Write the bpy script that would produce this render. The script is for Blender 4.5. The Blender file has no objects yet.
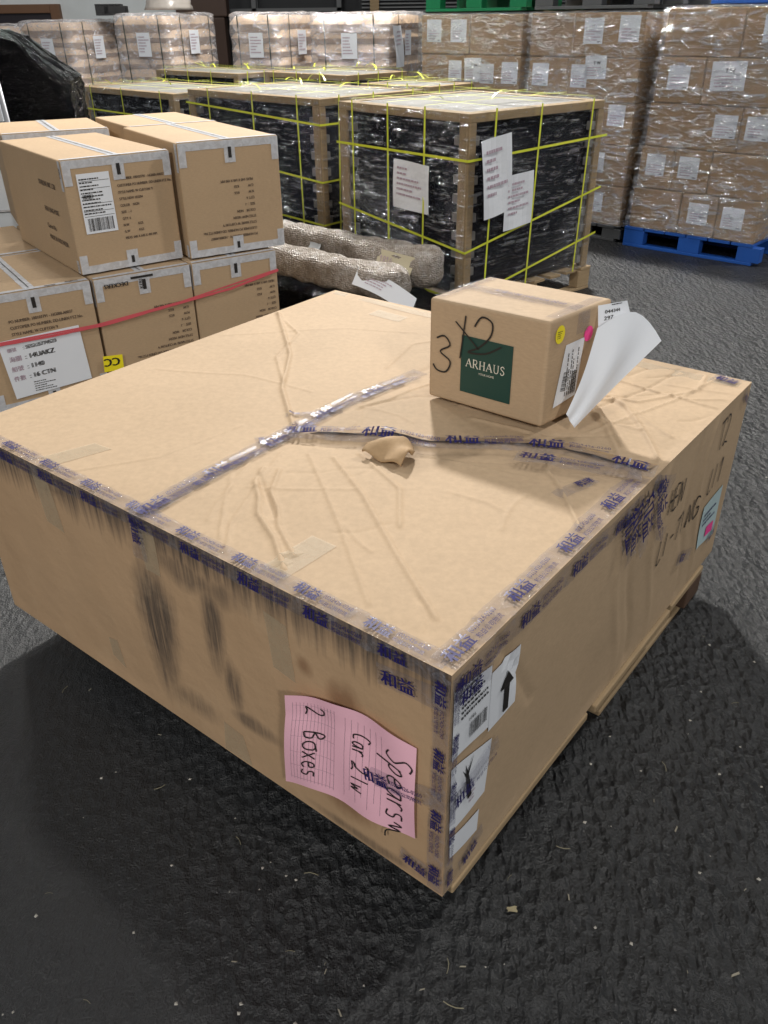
import bpy, bmesh, math, random
import numpy as np
from mathutils import Vector, Matrix, noise
random.seed(7)
SC = bpy.context.scene
COL = SC.collection
R = math.radians

# ------------------------------------------------------------------ camera
CAM_H = 1.6
cd = bpy.data.cameras.new('camera'); cam = bpy.data.objects.new('camera', cd); COL.objects.link(cam)
cd.sensor_fit = 'HORIZONTAL'; cd.sensor_width = 36; cd.lens = 36 * 814.0 / 768.0
cam.location = (0, 0, CAM_H)
_p, _r = 0.5468, -0.0125
_fw = Vector((0, math.cos(_p), -math.sin(_p))); _up0 = Vector((0, math.sin(_p), math.cos(_p))); _x0 = Vector((1, 0, 0))
_xr = _x0 * math.cos(_r) + _up0 * math.sin(_r); _ur = -_x0 * math.sin(_r) + _up0 * math.cos(_r)
_m = Matrix((_xr, _ur, -_fw)).transposed().to_4x4(); _m.translation = cam.location
cam.matrix_world = _m
cd.clip_end = 200
SC.camera = cam

# ------------------------------------------------------------------ light
SC.view_settings.view_transform = 'Standard'; SC.view_settings.look = 'None'
SC.view_settings.gamma = 1; SC.view_settings.exposure = -0.36; SC.view_settings.use_curve_mapping = False
W = bpy.data.worlds.new('world'); SC.world = W; W.use_nodes = True
W.node_tree.nodes['Background'].inputs[0].default_value = (0.93, 0.96, 1.0, 1)
W.node_tree.nodes['Background'].inputs[1].default_value = 0.22
def area(name, loc, target, sx, sy, power, col=(1, .97, .92)):
    l = bpy.data.lights.new(name, 'AREA'); l.shape = 'RECTANGLE'; l.size = sx; l.size_y = sy; l.energy = power; l.color = col
    o = bpy.data.objects.new(name, l); COL.objects.link(o); o.location = loc
    o.rotation_euler = (Vector(target) - Vector(loc)).to_track_quat('-Z', 'Y').to_euler()
    return o
area('high_bay_lamp', (0.25, 10.6, 6.9), (0.3, 2, .5), .5, .5, 1750)
area('rear_left_high_bay_lamp', (-3.6, 8.2, 6.8), (-1.5, 5.5, .8), .5, .5, 170)
area('rear_right_high_bay_lamp', (5.6, 5.4, 5.6), (1.6, 2.6, .3), .5, .5, 330)
area('front_high_bay_lamp', (2.6, -6.0, 5.6), (.2, 4.5, .6), .7, .7, 380)
area('front_left_high_bay_lamp', (-4.0, -4.0, 5.6), (-.5, 5.0, .6), .7, .7, 330)
area('far_high_bay_lamp', (-1.5, 6.6, 7.2), (-1.5, 11.5, 1.0), .6, .6, 300)

# ------------------------------------------------------------------ tagging
def tag(o, label=None, cat=None, group=None, kind=None):
    if label: o['label'] = label
    if cat: o['category'] = cat
    if group: o['group'] = group
    if kind: o['kind'] = kind
    return o
def empty(name, loc=(0, 0, 0), rz=0, label=None, cat=None, group=None):
    o = bpy.data.objects.new(name, None); COL.objects.link(o)
    o.location = loc; o.rotation_euler = (0, 0, rz); o.empty_display_size = .05
    return tag(o, label, cat, group)
def copy_tree(o, parent=None):
    c = o.copy(); COL.objects.link(c); c.parent = parent
    for ch in list(o.children): copy_tree(ch, c)
    return c

# ------------------------------------------------------------------ mesh builder
class MB:
    def __init__(s): s.v = []; s.f = []; s.m = []; s.uv = None
    def add(s, vs, fs, m=0):
        b = len(s.v); s.v.extend(tuple(p) for p in vs)
        s.f.extend(tuple(i + b for i in f) for f in fs); s.m.extend([m] * len(fs)); return b
    def box(s, x0, x1, y0, y1, z0, z1, m=0):
        s.add([(x0,y0,z0),(x1,y0,z0),(x1,y1,z0),(x0,y1,z0),(x0,y0,z1),(x1,y0,z1),(x1,y1,z1),(x0,y1,z1)],
              [(0,3,2,1),(4,5,6,7),(0,1,5,4),(1,2,6,5),(2,3,7,6),(3,0,4,7)], m)
    def hull8(s, P, m=0):
        s.add(P, [(0,3,2,1),(4,5,6,7),(0,1,5,4),(1,2,6,5),(2,3,7,6),(3,0,4,7)], m)
    def grid(s, rows, m=0, close=False, flip=False):
        nr = len(rows); nc = len(rows[0]); vs = [p for r in rows for p in r]; fs = []
        for i in range(nr - 1):
            for j in range(nc if close else nc - 1):
                k = (j + 1) % nc
                q = (i*nc+j, i*nc+k, (i+1)*nc+k, (i+1)*nc+j)
                fs.append(q[::-1] if flip else q)
        return s.add(vs, fs, m)
    def tube(s, pts, r, n=8, m=0, cap=True):
        pts = [Vector(p) for p in pts]; rows = []
        for i, p in enumerate(pts):
            t = (pts[min(i+1, len(pts)-1)] - pts[max(i-1, 0)]).normalized()
            a = Vector((0, 0, 1)) if abs(t.z) < .9 else Vector((1, 0, 0))
            u = t.cross(a).normalized(); w = t.cross(u)
            rr = r[i] if isinstance(r, (list, tuple)) else r
            rows.append([p + (u*math.cos(2*math.pi*k/n) + w*math.sin(2*math.pi*k/n))*rr for k in range(n)])
        b = s.grid(rows, m, close=True)
        if cap:
            s.f.append(tuple(b + k for k in range(n))[::-1]); s.m.append(m)
            e = b + (len(pts)-1)*n; s.f.append(tuple(e + k for k in range(n))); s.m.append(m)
    def build(s, name, mats, parent=None, smooth=False, bevel=0, seg=2):
        me = bpy.data.meshes.new(name); me.from_pydata(s.v, [], s.f)
        if not isinstance(mats, (list, tuple)): mats = [mats]
        for q in mats: me.materials.append(q)
        me.polygons.foreach_set('material_index', s.m)
        if smooth: me.polygons.foreach_set('use_smooth', [True]*len(s.f))
        if s.uv is not None:
            l = me.uv_layers.new(name='UVMap'); loops = np.zeros(len(me.loops), dtype=np.int32); me.loops.foreach_get('vertex_index', loops)
            l.data.foreach_set('uv', np.array(s.uv, dtype=np.float32)[loops].ravel())
        me.update()
        o = bpy.data.objects.new(name, me); COL.objects.link(o); o.parent = parent
        if bevel:
            b = o.modifiers.new('bevel', 'BEVEL'); b.width = bevel; b.segments = seg; b.limit_method = 'ANGLE'; b.angle_limit = R(40)
        return o

# ------------------------------------------------------------------ surfaces that marks and tape are laid on
class Flat:
    """o origin, ux right, uy up, as seen from outside"""
    def __init__(s, o, ux, uy): s.o = Vector(o); s.ux = Vector(ux).normalized(); s.uy = Vector(uy).normalized(); s.n = s.ux.cross(s.uy)
    def pt(s, a, b, off=0): return s.o + s.ux*a + s.uy*b + s.n*off
def ribbon(mb, S, pts, w, off=.002, m=0, step=.03, wob=0, woff=0, seed=0, nw=1):
    """a strip of width w along a polyline in surface coordinates"""
    P = [Vector((p[0], p[1])) for p in pts]; Q = []
    for i in range(len(P)-1):
        n = max(1, int((P[i+1]-P[i]).length/step))
        for k in range(n): Q.append(P[i].lerp(P[i+1], k/n))
    Q.append(P[-1]); rows = []
    for i, p in enumerate(Q):
        t = Q[min(i+1, len(Q)-1)] - Q[max(i-1, 0)]
        if t.length < 1e-9: t = Vector((1, 0))
        t.normalize(); nn = Vector((-t.y, t.x)); row = []
        for k in range(nw+1):
            e = (k/nw - .5)*w
            if wob and k in (0, nw): e += noise.noise(Vector((i*.9, seed*7.1 + k*3, 0)))*wob
            q = p + nn*e
            o = off + (woff*(.5 + .8*noise.noise(Vector((q.x*28, q.y*28, seed)))) if woff else 0)
            row.append(S.pt(q.x, q.y, o))
        rows.append(row)
    mb.grid(rows, m, flip=True)
def patch(mb, S, c, off=.002, m=0, n=6, woff=0, seed=0):
    """quad with corners bl, br, tr, tl following the surface"""
    c = [Vector((q[0], q[1])) for q in c]; rows = []
    for j in range(n+1):
        row = []
        for i in range(n+1):
            p = c[0].lerp(c[1], i/n).lerp(c[3].lerp(c[2], i/n), j/n)
            o = off + (woff*(.5+.8*noise.noise(Vector((p.x*25, p.y*25, seed)))) if woff else 0)
            row.append(S.pt(p.x, p.y, o))
        rows.append(row)
    mb.grid(rows, m)
_tc = {}
def text_geo(s):
    if s in _tc: return _tc[s]
    c = bpy.data.curves.new('t', 'FONT'); c.body = s; c.size = 1; c.resolution_u = 2
    o = bpy.data.objects.new('t', c); COL.objects.link(o)
    bpy.context.view_layer.update()
    me = bpy.data.meshes.new_from_object(o.evaluated_get(bpy.context.evaluated_depsgraph_get()))
    v = [(p.co.x, p.co.y) for p in me.vertices]; f = [tuple(p.vertices) for p in me.polygons]
    bpy.data.objects.remove(o); bpy.data.curves.remove(c); bpy.data.meshes.remove(me)
    _tc[s] = (v, f, max([p[0] for p in v] or [0])); return _tc[s]
def text(mb, S, s, a, b, size, ang=0, off=.003, m=0, sx=1.0, center=False, bold=0, mirror=False):
    v, f, w = text_geo(s); ca, sa = math.cos(R(ang)), math.sin(R(ang)); k = size
    x0 = -w*k*sx/2 if center else 0
    for dx in ([0] if not bold else [-bold/2, bold/2]):
        out = []
        for x, y in v:
            X = x*k*sx + x0 + dx; Y = y*k
            out.append(S.pt(a + X*ca - Y*sa, b + X*sa + Y*ca, off))
        mb.add(out, f, m)
# hand-drawn letters as pen strokes on a unit cell (width ~.6, height 1)
G = {
 '2': [[(0,.8),(.1,.97),(.3,1),(.45,.85),(.42,.62),(.2,.3),(0,.02),(.25,.08),(.55,0)]],
 'B': [[(.05,0),(.08,1),(.35,.95),(.42,.75),(.1,.55),(.45,.4),(.4,.08),(.05,0)]],
 'o': [[(.3,.62),(.08,.5),(.05,.2),(.25,0),(.48,.15),(.48,.5),(.3,.62),(.55,.66)]],
 'x': [[(0,.6),(.45,0)],[(.45,.62),(0,0)]],
 'e': [[(.05,.32),(.42,.38),(.35,.6),(.12,.55),(.05,.2),(.25,0),(.5,.1)]],
 's': [[(.42,.6),(.1,.58),(.12,.36),(.38,.25),(.3,0),(0,.04)]],
 'S': [[(.6,.95),(.3,1.02),(.1,.8),(.3,.55),(.5,.3),(.3,-.02),(0,.08)]],
 'p': [[(.1,.6),(.02,-.45)],[(.08,.5),(.3,.64),(.42,.4),(.3,.1),(.08,.1)]],
 'a': [[(.42,.6),(.12,.55),(.05,.15),(.25,0),(.42,.3),(.44,.6),(.5,0)]],
 'r': [[(.05,.6),(.1,0)],[(.08,.4),(.25,.62),(.45,.58)]],
 'C': [[(.5,.9),(.2,1),(.02,.5),(.15,.05),(.5,.05)]],
 '3': [[(0,.9),(.25,1.02),(.45,.8),(.15,.55),(.5,.35),(.4,.02),(.1,-.02),(-.05,.12)]],
 'H': [[(0,0),(.08,1)],[(.45,0),(.5,1)],[(.02,.5),(.5,.5)]],
 'E': [[(.5,1),(.05,.95),(0,0),(.5,.02)],[(.02,.5),(.4,.52)]],
 'N': [[(0,0),(.05,1),(.45,.05),(.55,1)]],
 'T': [[(-.05,.95),(.6,1)],[(.25,.97),(.22,0)]],
 'I': [[(.1,1),(.1,0)]],
 'G': [[(.5,.85),(.2,1),(0,.5),(.2,0),(.5,.1),(.5,.45),(.3,.45)]],
 'L': [[(.05,1),(0,0),(.5,.02)]],
 'W': [[(0,.6),(.12,0),(.3,.45),(.45,0),(.62,.65)]],
 'i': [[(.08,.6),(.1,0)],[(.1,.85),(.12,.88)]],
 'm': [[(0,.6),(.05,0),(.08,.4),(.2,.6),(.28,0),(.3,.4),(.45,.6),(.52,.05),(.9,-.1)]],
 '~': [[(0,.3),(.15,.6),(.3,.1),(.45,.55),(.6,.05),(1.0,.0)]],
 '1': [[(.1,.7),(.3,1),(.25,0)]], '8': [[(.3,.5),(.05,.75),(.3,1),(.5,.75),(.25,.5),(0,.2),(.25,0),(.5,.25),(.3,.5)]],
 '-': [[(0,.5),(.4,.5)]], '4': [[(.3,1),(0,.35),(.5,.35)],[(.4,.7),(.35,0)]], '0': [[(.3,1),(.05,.6),(.1,.1),(.3,0),(.5,.4),(.45,.9),(.3,1)]],
}
def smooth_pts(p, n=4):
    if len(p) < 3: return p
    out = []
    for i in range(len(p)-1):
        a, b, c, d = p[max(i-1,0)], p[i], p[i+1], p[min(i+2, len(p)-1)]
        for k in range(n):
            t = k/n
            out.append(tuple(.5*((2*b[j]) + (-a[j]+c[j])*t + (2*a[j]-5*b[j]+4*c[j]-d[j])*t*t + (-a[j]+3*b[j]-3*c[j]+d[j])*t**3) for j in (0, 1)))
    out.append(p[-1]); return out
def scrawl(mb, S, s, a, b, size, ang=0, pen=.004, off=.003, m=0, adv=.68, sx=1):
    ca, sa = math.cos(R(ang)), math.sin(R(ang)); x = 0
    for ch in s:
        if ch == ' ': x += .5; continue
        for st in G[ch]:
            pts = smooth_pts(st)
            q = [(a + ((x+p)*sx*ca - r*sa)*size, b + ((x+p)*sx*sa + r*ca)*size) for p, r in pts]
            ribbon(mb, S, q, pen, off, m, step=.5)
        x += adv + (.3 if ch in 'mW~' else 0)
def barcode(mb, S, a, b, w, h, off, m, ang=0, seed=0):
    rn = random.Random(seed); x = 0; ca, sa = math.cos(R(ang)), math.sin(R(ang))
    while x < w:
        t = rn.choice([.012, .02, .035])*w
        c = [(x,0),(min(x+t,w),0),(min(x+t,w),h),(x,h)]
        mb.add([S.pt(a + p*ca - q*sa, b + p*sa + q*ca, off) for p, q in c], [(0,1,2,3)], m); x += t + rn.choice([.012, .02, .03])*w
def fineprint(mb, S, a, b, w, h, rows, off, m, seed=0, ang=0, fill=.8):
    """lines of tiny print: short dashes"""
    rn = random.Random(seed); ca, sa = math.cos(R(ang)), math.sin(R(ang))
    for r in range(rows):
        y = h*(1-(r+.7)/rows); t = h/rows*.38; x = 0; end = w*rn.uniform(fill*.55, 1)
        while x < end:
            l = rn.uniform(.03, .12)*w
            c = [(x,y),(min(x+l,w),y),(min(x+l,w),y+t),(x,y+t)]
            mb.add([S.pt(a + p*ca - q*sa, b + p*sa + q*ca, off) for p, q in c], [(0,1,2,3)], m); x += l + rn.uniform(.015,.03)*w

# ------------------------------------------------------------------ materials
class NT:
    def __init__(s, name):
        s.mat = bpy.data.materials.new(name); s.mat.use_nodes = True; s.t = s.mat.node_tree
        s.b = s.t.nodes['Principled BSDF']; s.out = s.t.nodes['Material Output']; s._c = {}
    def n(s, ty, **kw):
        nd = s.t.nodes.new(ty)
        for k, v in kw.items():
            if k.startswith('i_'): nd.inputs[int(k[2:]) if k[2:].isdigit() else k[2:].replace('_', ' ')].default_value = v
            else: setattr(nd, k, v)
        return nd
    def l(s, a, b): s.t.links.new(a, b)
    def coord(s, kind='Object', scale=(1,1,1), rot=(0,0,0)):
        c = s.n('ShaderNodeTexCoord'); m = s.n('ShaderNodeMapping'); m.inputs['Scale'].default_value = scale; m.inputs['Rotation'].default_value = rot
        s.l(c.outputs[kind], m.inputs[0]); return m.outputs[0]
    def noise(s, vec, scale, detail=4, rough=.55, dist=0):
        n = s.n('ShaderNodeTexNoise'); n.inputs['Scale'].default_value = scale; n.inputs['Detail'].default_value = detail
        n.inputs['Roughness'].default_value = rough; n.inputs['Distortion'].default_value = dist
        if vec is not None: s.l(vec, n.inputs['Vector'])
        return n.outputs['Fac']
    def vor(s, vec, scale, feature='F1', rnd=1):
        n = s.n('ShaderNodeTexVoronoi', feature=feature); n.inputs['Scale'].default_value = scale; n.inputs['Randomness'].default_value = rnd
        if vec is not None: s.l(vec, n.inputs['Vector'])
        return n.outputs['Distance']
    def ramp(s, fac, stops):
        r = s.n('ShaderNodeValToRGB'); e = r.color_ramp.elements
        while len(e) > 1: e.remove(e[-1])
        for i, (p, c) in enumerate(stops):
            c = (c, c, c, 1) if isinstance(c, (int, float)) else (*c[:3], 1)
            if i == 0: e[0].position = p; e[0].color = c
            else: x = e.new(p); x.color = c
        s.l(fac, r.inputs[0]); return r.outputs[0]
    def math(s, op, a, b=None, clamp=False):
        n = s.n('ShaderNodeMath', operation=op); n.use_clamp = clamp
        for i, v in enumerate((a, b)):
            if v is None: continue
            if isinstance(v, (int, float)): n.inputs[i].default_value = v
            else: s.l(v, n.inputs[i])
        return n.outputs[0]
    def mix(s, f, a, b, mode='MIX'):
        n = s.n('ShaderNodeMix', data_type='RGBA', blend_type=mode)
        for i, v in ((0, f), (6, a), (7, b)):
            if isinstance(v, (int, float)): n.inputs[i].default_value = v
            elif isinstance(v, tuple): n.inputs[i].default_value = (*v[:3], 1)
            else: s.l(v, n.inputs[i])
        return n.outputs[2]
    def bump(s, h, strength=.3, dist=.01, normal=None):
        n = s.n('ShaderNodeBump'); n.inputs['Strength'].default_value = strength; n.inputs['Distance'].default_value = dist
        s.l(h, n.inputs['Height'])
        if normal is not None: s.l(normal, n.inputs['Normal'])
        return n.outputs[0]
    def base(s, c=None, rough=None, metal=None, spec=None):
        for k, v in (('Base Color', c), ('Roughness', rough), ('Metallic', metal), ('Specular IOR Level', spec)):
            if v is None: continue
            if isinstance(v, tuple): s.b.inputs[k].default_value = (*v[:3], 1)
            elif isinstance(v, (int, float)): s.b.inputs[k].default_value = v
            else: s.l(v, s.b.inputs[k])
    def normal(s, n): s.l(n, s.b.inputs['Normal'])
def srgb(r, g, b):
    return tuple(((c/255)/12.92 if c/255 <= .04045 else ((c/255+.055)/1.055)**2.4) for c in (r, g, b))

def m_card(name, col, grain=1.0, seed=0.0):
    t = NT(name); v = t.coord('Object'); a = t.noise(v, 3.1, 3, .6); f = t.noise(t.coord('Object', (60, 60, 240)), 1, 4, .7)
    c = t.mix(a, tuple(x*.90 for x in col), tuple(min(1, x*1.07) for x in col)); fl = t.ramp(f, [(.35, .93), (.65, 1.04)])
    t.base(t.mix(1.0, c, fl, 'MULTIPLY'), .72, spec=.25)
    h = t.noise(v, 420, 2); w = t.noise(v, 9, 3)
    t.normal(t.bump(w, .25*grain, .012, t.bump(h, .12*grain, .001))); return t.mat
def m_plain(name, col, rough=.5, metal=0, bump=0, bscale=60, spec=.4, var=.1):
    t = NT(name); v = t.coord('Object'); a = t.noise(v, 5, 4)
    t.base(t.mix(a, tuple(x*(1-var) for x in col), tuple(min(1, x*(1+var)) for x in col)), rough, metal, spec)
    if bump: t.normal(t.bump(t.noise(v, bscale, 3), bump, .004))
    return t.mat
def m_wood(name, col):
    t = NT(name); v = t.coord('Object', (14, 14, 14)); w = t.noise(t.coord('Object', (4, 40, 40)), 1, 5, .7, .6); a = t.noise(v, .25, 3)
    c = t.mix(t.ramp(w, [(.3, 0.0), (.7, 1.0)]), tuple(x*.68 for x in col), col); c = t.mix(t.math('MULTIPLY', a, .5), c, tuple(x*.6 for x in col))
    t.base(c, .75, spec=.2); t.normal(t.bump(w, .35, .003)); return t.mat
def m_film(name, tint=(.9,.93,.97), base=.05, streak=.55, scale=(3, 3, 45), rough=.16, bump=1.0, thr=(.55,.72), df=.10):
    """thin clear plastic: mostly see-through with wrinkles that catch the lamps"""
    t = NT(name); v = t.coord('Object', scale); v2 = t.coord('Object', (9, 9, 26), (R(8), R(-6), 0))
    a = t.noise(v, 1, 5, .62, .8); b = t.noise(v2, 1, 5, .65, 1.6); c = t.noise(t.coord('Object'), 1.7, 2)
    h = t.math('ADD', a, b)
    nb = t.bump(h, bump, .035)
    fac = t.math('ADD', t.ramp(t.math('MULTIPLY', h, .5), [(thr[0]-.06, base), (thr[1]-.06, streak)]), t.math('MULTIPLY', t.ramp(c, [(.5, 0.0), (.75, 1.0)]), .10), True)
    tr = t.n('ShaderNodeBsdfTransparent'); tr.inputs[0].default_value = (.95,.96,.97,1)
    gl = t.n('ShaderNodeBsdfGlossy'); gl.inputs['Roughness'].default_value = rough; gl.inputs['Color'].default_value = (*tint, 1); t.l(nb, gl.inputs['Normal'])
    dfn = t.n('ShaderNodeBsdfDiffuse'); dfn.inputs[0].default_value = (*tint, 1)
    m1 = t.n('ShaderNodeMixShader'); m1.inputs[0].default_value = df; t.l(gl.outputs[0], m1.inputs[1]); t.l(dfn.outputs[0], m1.inputs[2])
    m2 = t.n('ShaderNodeMixShader'); t.l(fac, m2.inputs[0]); t.l(tr.outputs[0], m2.inputs[1]); t.l(m1.outputs[0], m2.inputs[2])
    t.l(m2.outputs[0], t.out.inputs[0]); return t.mat
def m_tape(name, tint=(.75,.78,.85), op=.30, rough=.2, bump=.5, var=.5):
    t = NT(name); v = t.coord('Object'); h = t.noise(v, 38, 4, .6, .8)
    fac = t.ramp(h, [(.4, op*(1-var)), (.62, min(1, op*(1+var)))])
    tr = t.n('ShaderNodeBsdfTransparent'); tr.inputs[0].default_value = (.93,.93,.94,1)
    pb = t.b; t.base(tint, rough, spec=.6); t.normal(t.bump(h, bump, .006))
    m2 = t.n('ShaderNodeMixShader'); t.l(fac, m2.inputs[0]); t.l(tr.outputs[0], m2.inputs[1]); t.l(pb.outputs[0], m2.inputs[2])
    t.l(m2.outputs[0], t.out.inputs[0]); return t.mat
def m_tape3(name):
    t = NT(name); v = t.coord('Object'); h = t.noise(v, 34, 4, .62, .9); b = t.noise(v, 90, 3, .6, 1.2)
    fac = t.ramp(h, [(.44, .07), (.58, .15), (.74, .38)])
    tr = t.n('ShaderNodeBsdfTransparent'); tr.inputs[0].default_value = (.90,.90,.92,1)
    t.base((.42,.42,.48), .10, spec=.8); t.normal(t.bump(b, .7, .004, t.bump(h, .9, .012)))
    m2 = t.n('ShaderNodeMixShader'); t.l(fac, m2.inputs[0]); t.l(tr.outputs[0], m2.inputs[1]); t.l(t.b.outputs[0], m2.inputs[2])
    t.l(m2.outputs[0], t.out.inputs[0]); return t.mat
M = {}
CARD = (.50, .345, .20)
M['card'] = m_card('cardboard', (.46, .335, .215)); M['card_in'] = m_card('cardboard_torn_inner', (.40,.27,.15))
M['card_b'] = m_card('cardboard_pale', (.44, .315, .195)); M['card_c'] = m_card('cardboard_brown', (.33, .215, .115))
M['tape'] = m_tape3('printed_tape'); M['tape_w'] = m_tape('cloudy_white_tape', (.60,.62,.66), .78, .35, .12, .12)
M['tape_clear'] = m_tape('clear_brown_tape', (.56,.45,.30), .42, .6, .05, .1); M['masking'] = m_plain('pale_paper_tape', (.56,.43,.26), .6)
M['ink_blue'] = m_plain('blue_violet_ink', (.020,.016,.11), .35); M['ink'] = m_plain('black_ink', (.02,.018,.017), .5); M['ink_brown'] = m_plain('faded_box_print', (.10,.07,.05), .6)
M['ink_pale'] = m_plain('grey_form_lines', (.42,.32,.38), .6); M['paper'] = m_plain('white_paper', (.72,.75,.80), .55, bump=.15, bscale=12, var=.04)
M['paper_g'] = m_plain('greyish_paper', (.52,.56,.60), .6, var=.06); M['pink'] = m_plain('pink_paper', (.88,.50,.60), .6, bump=.2, bscale=9, var=.04)
M['hotpink'] = m_plain('hot_pink_sticker', (.85,.06,.30), .5); M['yellow_st'] = m_plain('yellow_sticker', (.85,.72,.02), .45); M['green_st'] = m_plain('dark_green_print', (.012,.055,.045), .4)
M['cream'] = m_plain('cream_print', (.75,.72,.62), .5); M['cream_tag'] = m_plain('cream_tag_paper', (.55,.50,.36), .6); M['teal'] = m_plain('pale_teal_print', (.45,.58,.6), .5)
M['strap_y'] = m_plain('yellow_strap', (.60,.64,.05), .35, bump=.2); M['strap_pink'] = m_plain('pink_red_strap', (.60,.10,.12), .35); M['strap_dk'] = m_plain('dark_green_strap', (.05,.06,.045), .4)
M['wood'] = m_wood('raw_pine', (.44,.32,.19)); M['wood_p'] = m_wood('pale_crate_wood', (.36,.26,.15)); M['wood_d'] = m_wood('worn_dark_wood', (.13,.08,.055))
M['blue'] = m_plain('blue_plastic', (.02,.10,.42), .4, bump=.2); M['green'] = m_plain('green_plastic', (.01,.17,.07), .4); M['grey_pl'] = m_plain('grey_plastic', (.09,.095,.10), .5)
M['black_pl'] = m_plain('black_plastic', (.012,.012,.013), .4); M['foam'] = m_plain('pale_foam_block', (.19,.18,.165), .7)
M['film'] = m_film('clear_stretch_film', base=.015, streak=.5, thr=(.575,.68), rough=.12, bump=1.0, df=.14); M['film_l'] = m_film('light_stretch_film', base=.08, streak=.75, thr=(.53,.66), rough=.12, scale=(5,5,34), df=.12)
M['film_bag'] = m_film('cloudy_shrink_film', (.92,.9,.93), base=.26, streak=.85, scale=(9,9,14), rough=.18, df=.5)
def _bf():
    t = NT('black_stretch_film'); a = t.noise(t.coord('Object', (5, 5, 60)), 1, 5, .65, .6); b = t.noise(t.coord('Object', (14, 14, 20)), 1, 4, .6, 1.5)
    c = t.noise(t.coord('Object', (30, 30, 55)), 1, 4, .6, 1); t.base((.002,.002,.003), .06, spec=.22); t.normal(t.bump(c, .8, .012, t.bump(t.math('ADD', a, b), 1.0, .05))); return t.mat
M['black_film'] = _bf()
def _blk():
    t = NT('dark_wrapped_contents'); a = t.noise(t.coord('Object', (6, 6, 90)), 1, 4, .6, .4)
    t.base((.004,.004,.009), .22, spec=.25); t.normal(t.bump(a, .5, .02)); return t.mat
M['contents'] = _blk()
def _bub():
    t = NT('bubble_wrapped_brown'); v = t.coord('Object'); b = t.vor(v, 95, rnd=.5); n = t.noise(v, 13, 4, .6, 1)
    c = t.mix(t.ramp(t.noise(v, 40, 3), [(.3, 0.0), (.7, 1.0)]), (.22,.18,.145), (.40,.36,.32))
    c = t.mix(t.ramp(n, [(.5, 0.0), (.7, .6)]), c, (.50,.48,.46))
    t.base(c, .25, spec=.6); t.normal(t.bump(b, 1.0, .010, t.bump(n, .7, .02))); return t.mat
M['bubble'] = _bub()
M['sack'] = m_card('kraft_paper_sack', (.56,.40,.26), 2.2)
def _asph():
    t = NT('damp_black_asphalt'); v = t.coord('Object'); rz = (0, 0, R(-38))
    lump = t.noise(t.coord('Object', (1.5, .7, 1), rz), 17, 5, .58, .4); grit = t.noise(v, 190, 3, .65); big = t.noise(v, .8, 3, .5); mid = t.noise(v, 70, 3, .6)
    cell = t.vor(t.coord('Object', (1.25, .8, 1), rz), 38); ripple = t.noise(t.coord('Object', (2.6, .5, 1), rz), 9, 3, .5, .4)
    sep = t.n('ShaderNodeSeparateXYZ'); c0 = t.n('ShaderNodeTexCoord'); t.l(c0.outputs['Object'], sep.inputs[0])
    lane = t.math('ADD', sep.outputs[0], t.math('MULTIPLY', sep.outputs[1], .32)); lane = t.math('ADD', lane, t.math('MULTIPLY', big, .5))
    lane = t.ramp(lane, [(-.0, .22), (.42, .75), (.9, 1.0)])   # smoother, trafficked lane at the near left
    col = t.mix(t.ramp(grit, [(.35, 0.0), (.75, 1.0)]), (.010,.011,.012), (.031,.033,.036))
    col = t.mix(t.math('MULTIPLY', big, .25), col, (.032,.032,.033))
    t.base(col, t.ramp(t.noise(v, 5, 4), [(.3, .30), (.7, .50)]), spec=.5)
    h = t.math('ADD', t.math('MULTIPLY', lump, .8), t.math('MULTIPLY', cell, .45)); h = t.math('ADD', h, t.math('MULTIPLY', ripple, .7)); h = t.math('ADD', h, t.math('MULTIPLY', mid, .25))
    h = t.math('MULTIPLY', h, lane); h = t.math('ADD', h, t.math('MULTIPLY', grit, .12))
    t.normal(t.bump(h, 1.0, .032)); return t.mat
M['asphalt'] = _asph()
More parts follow.
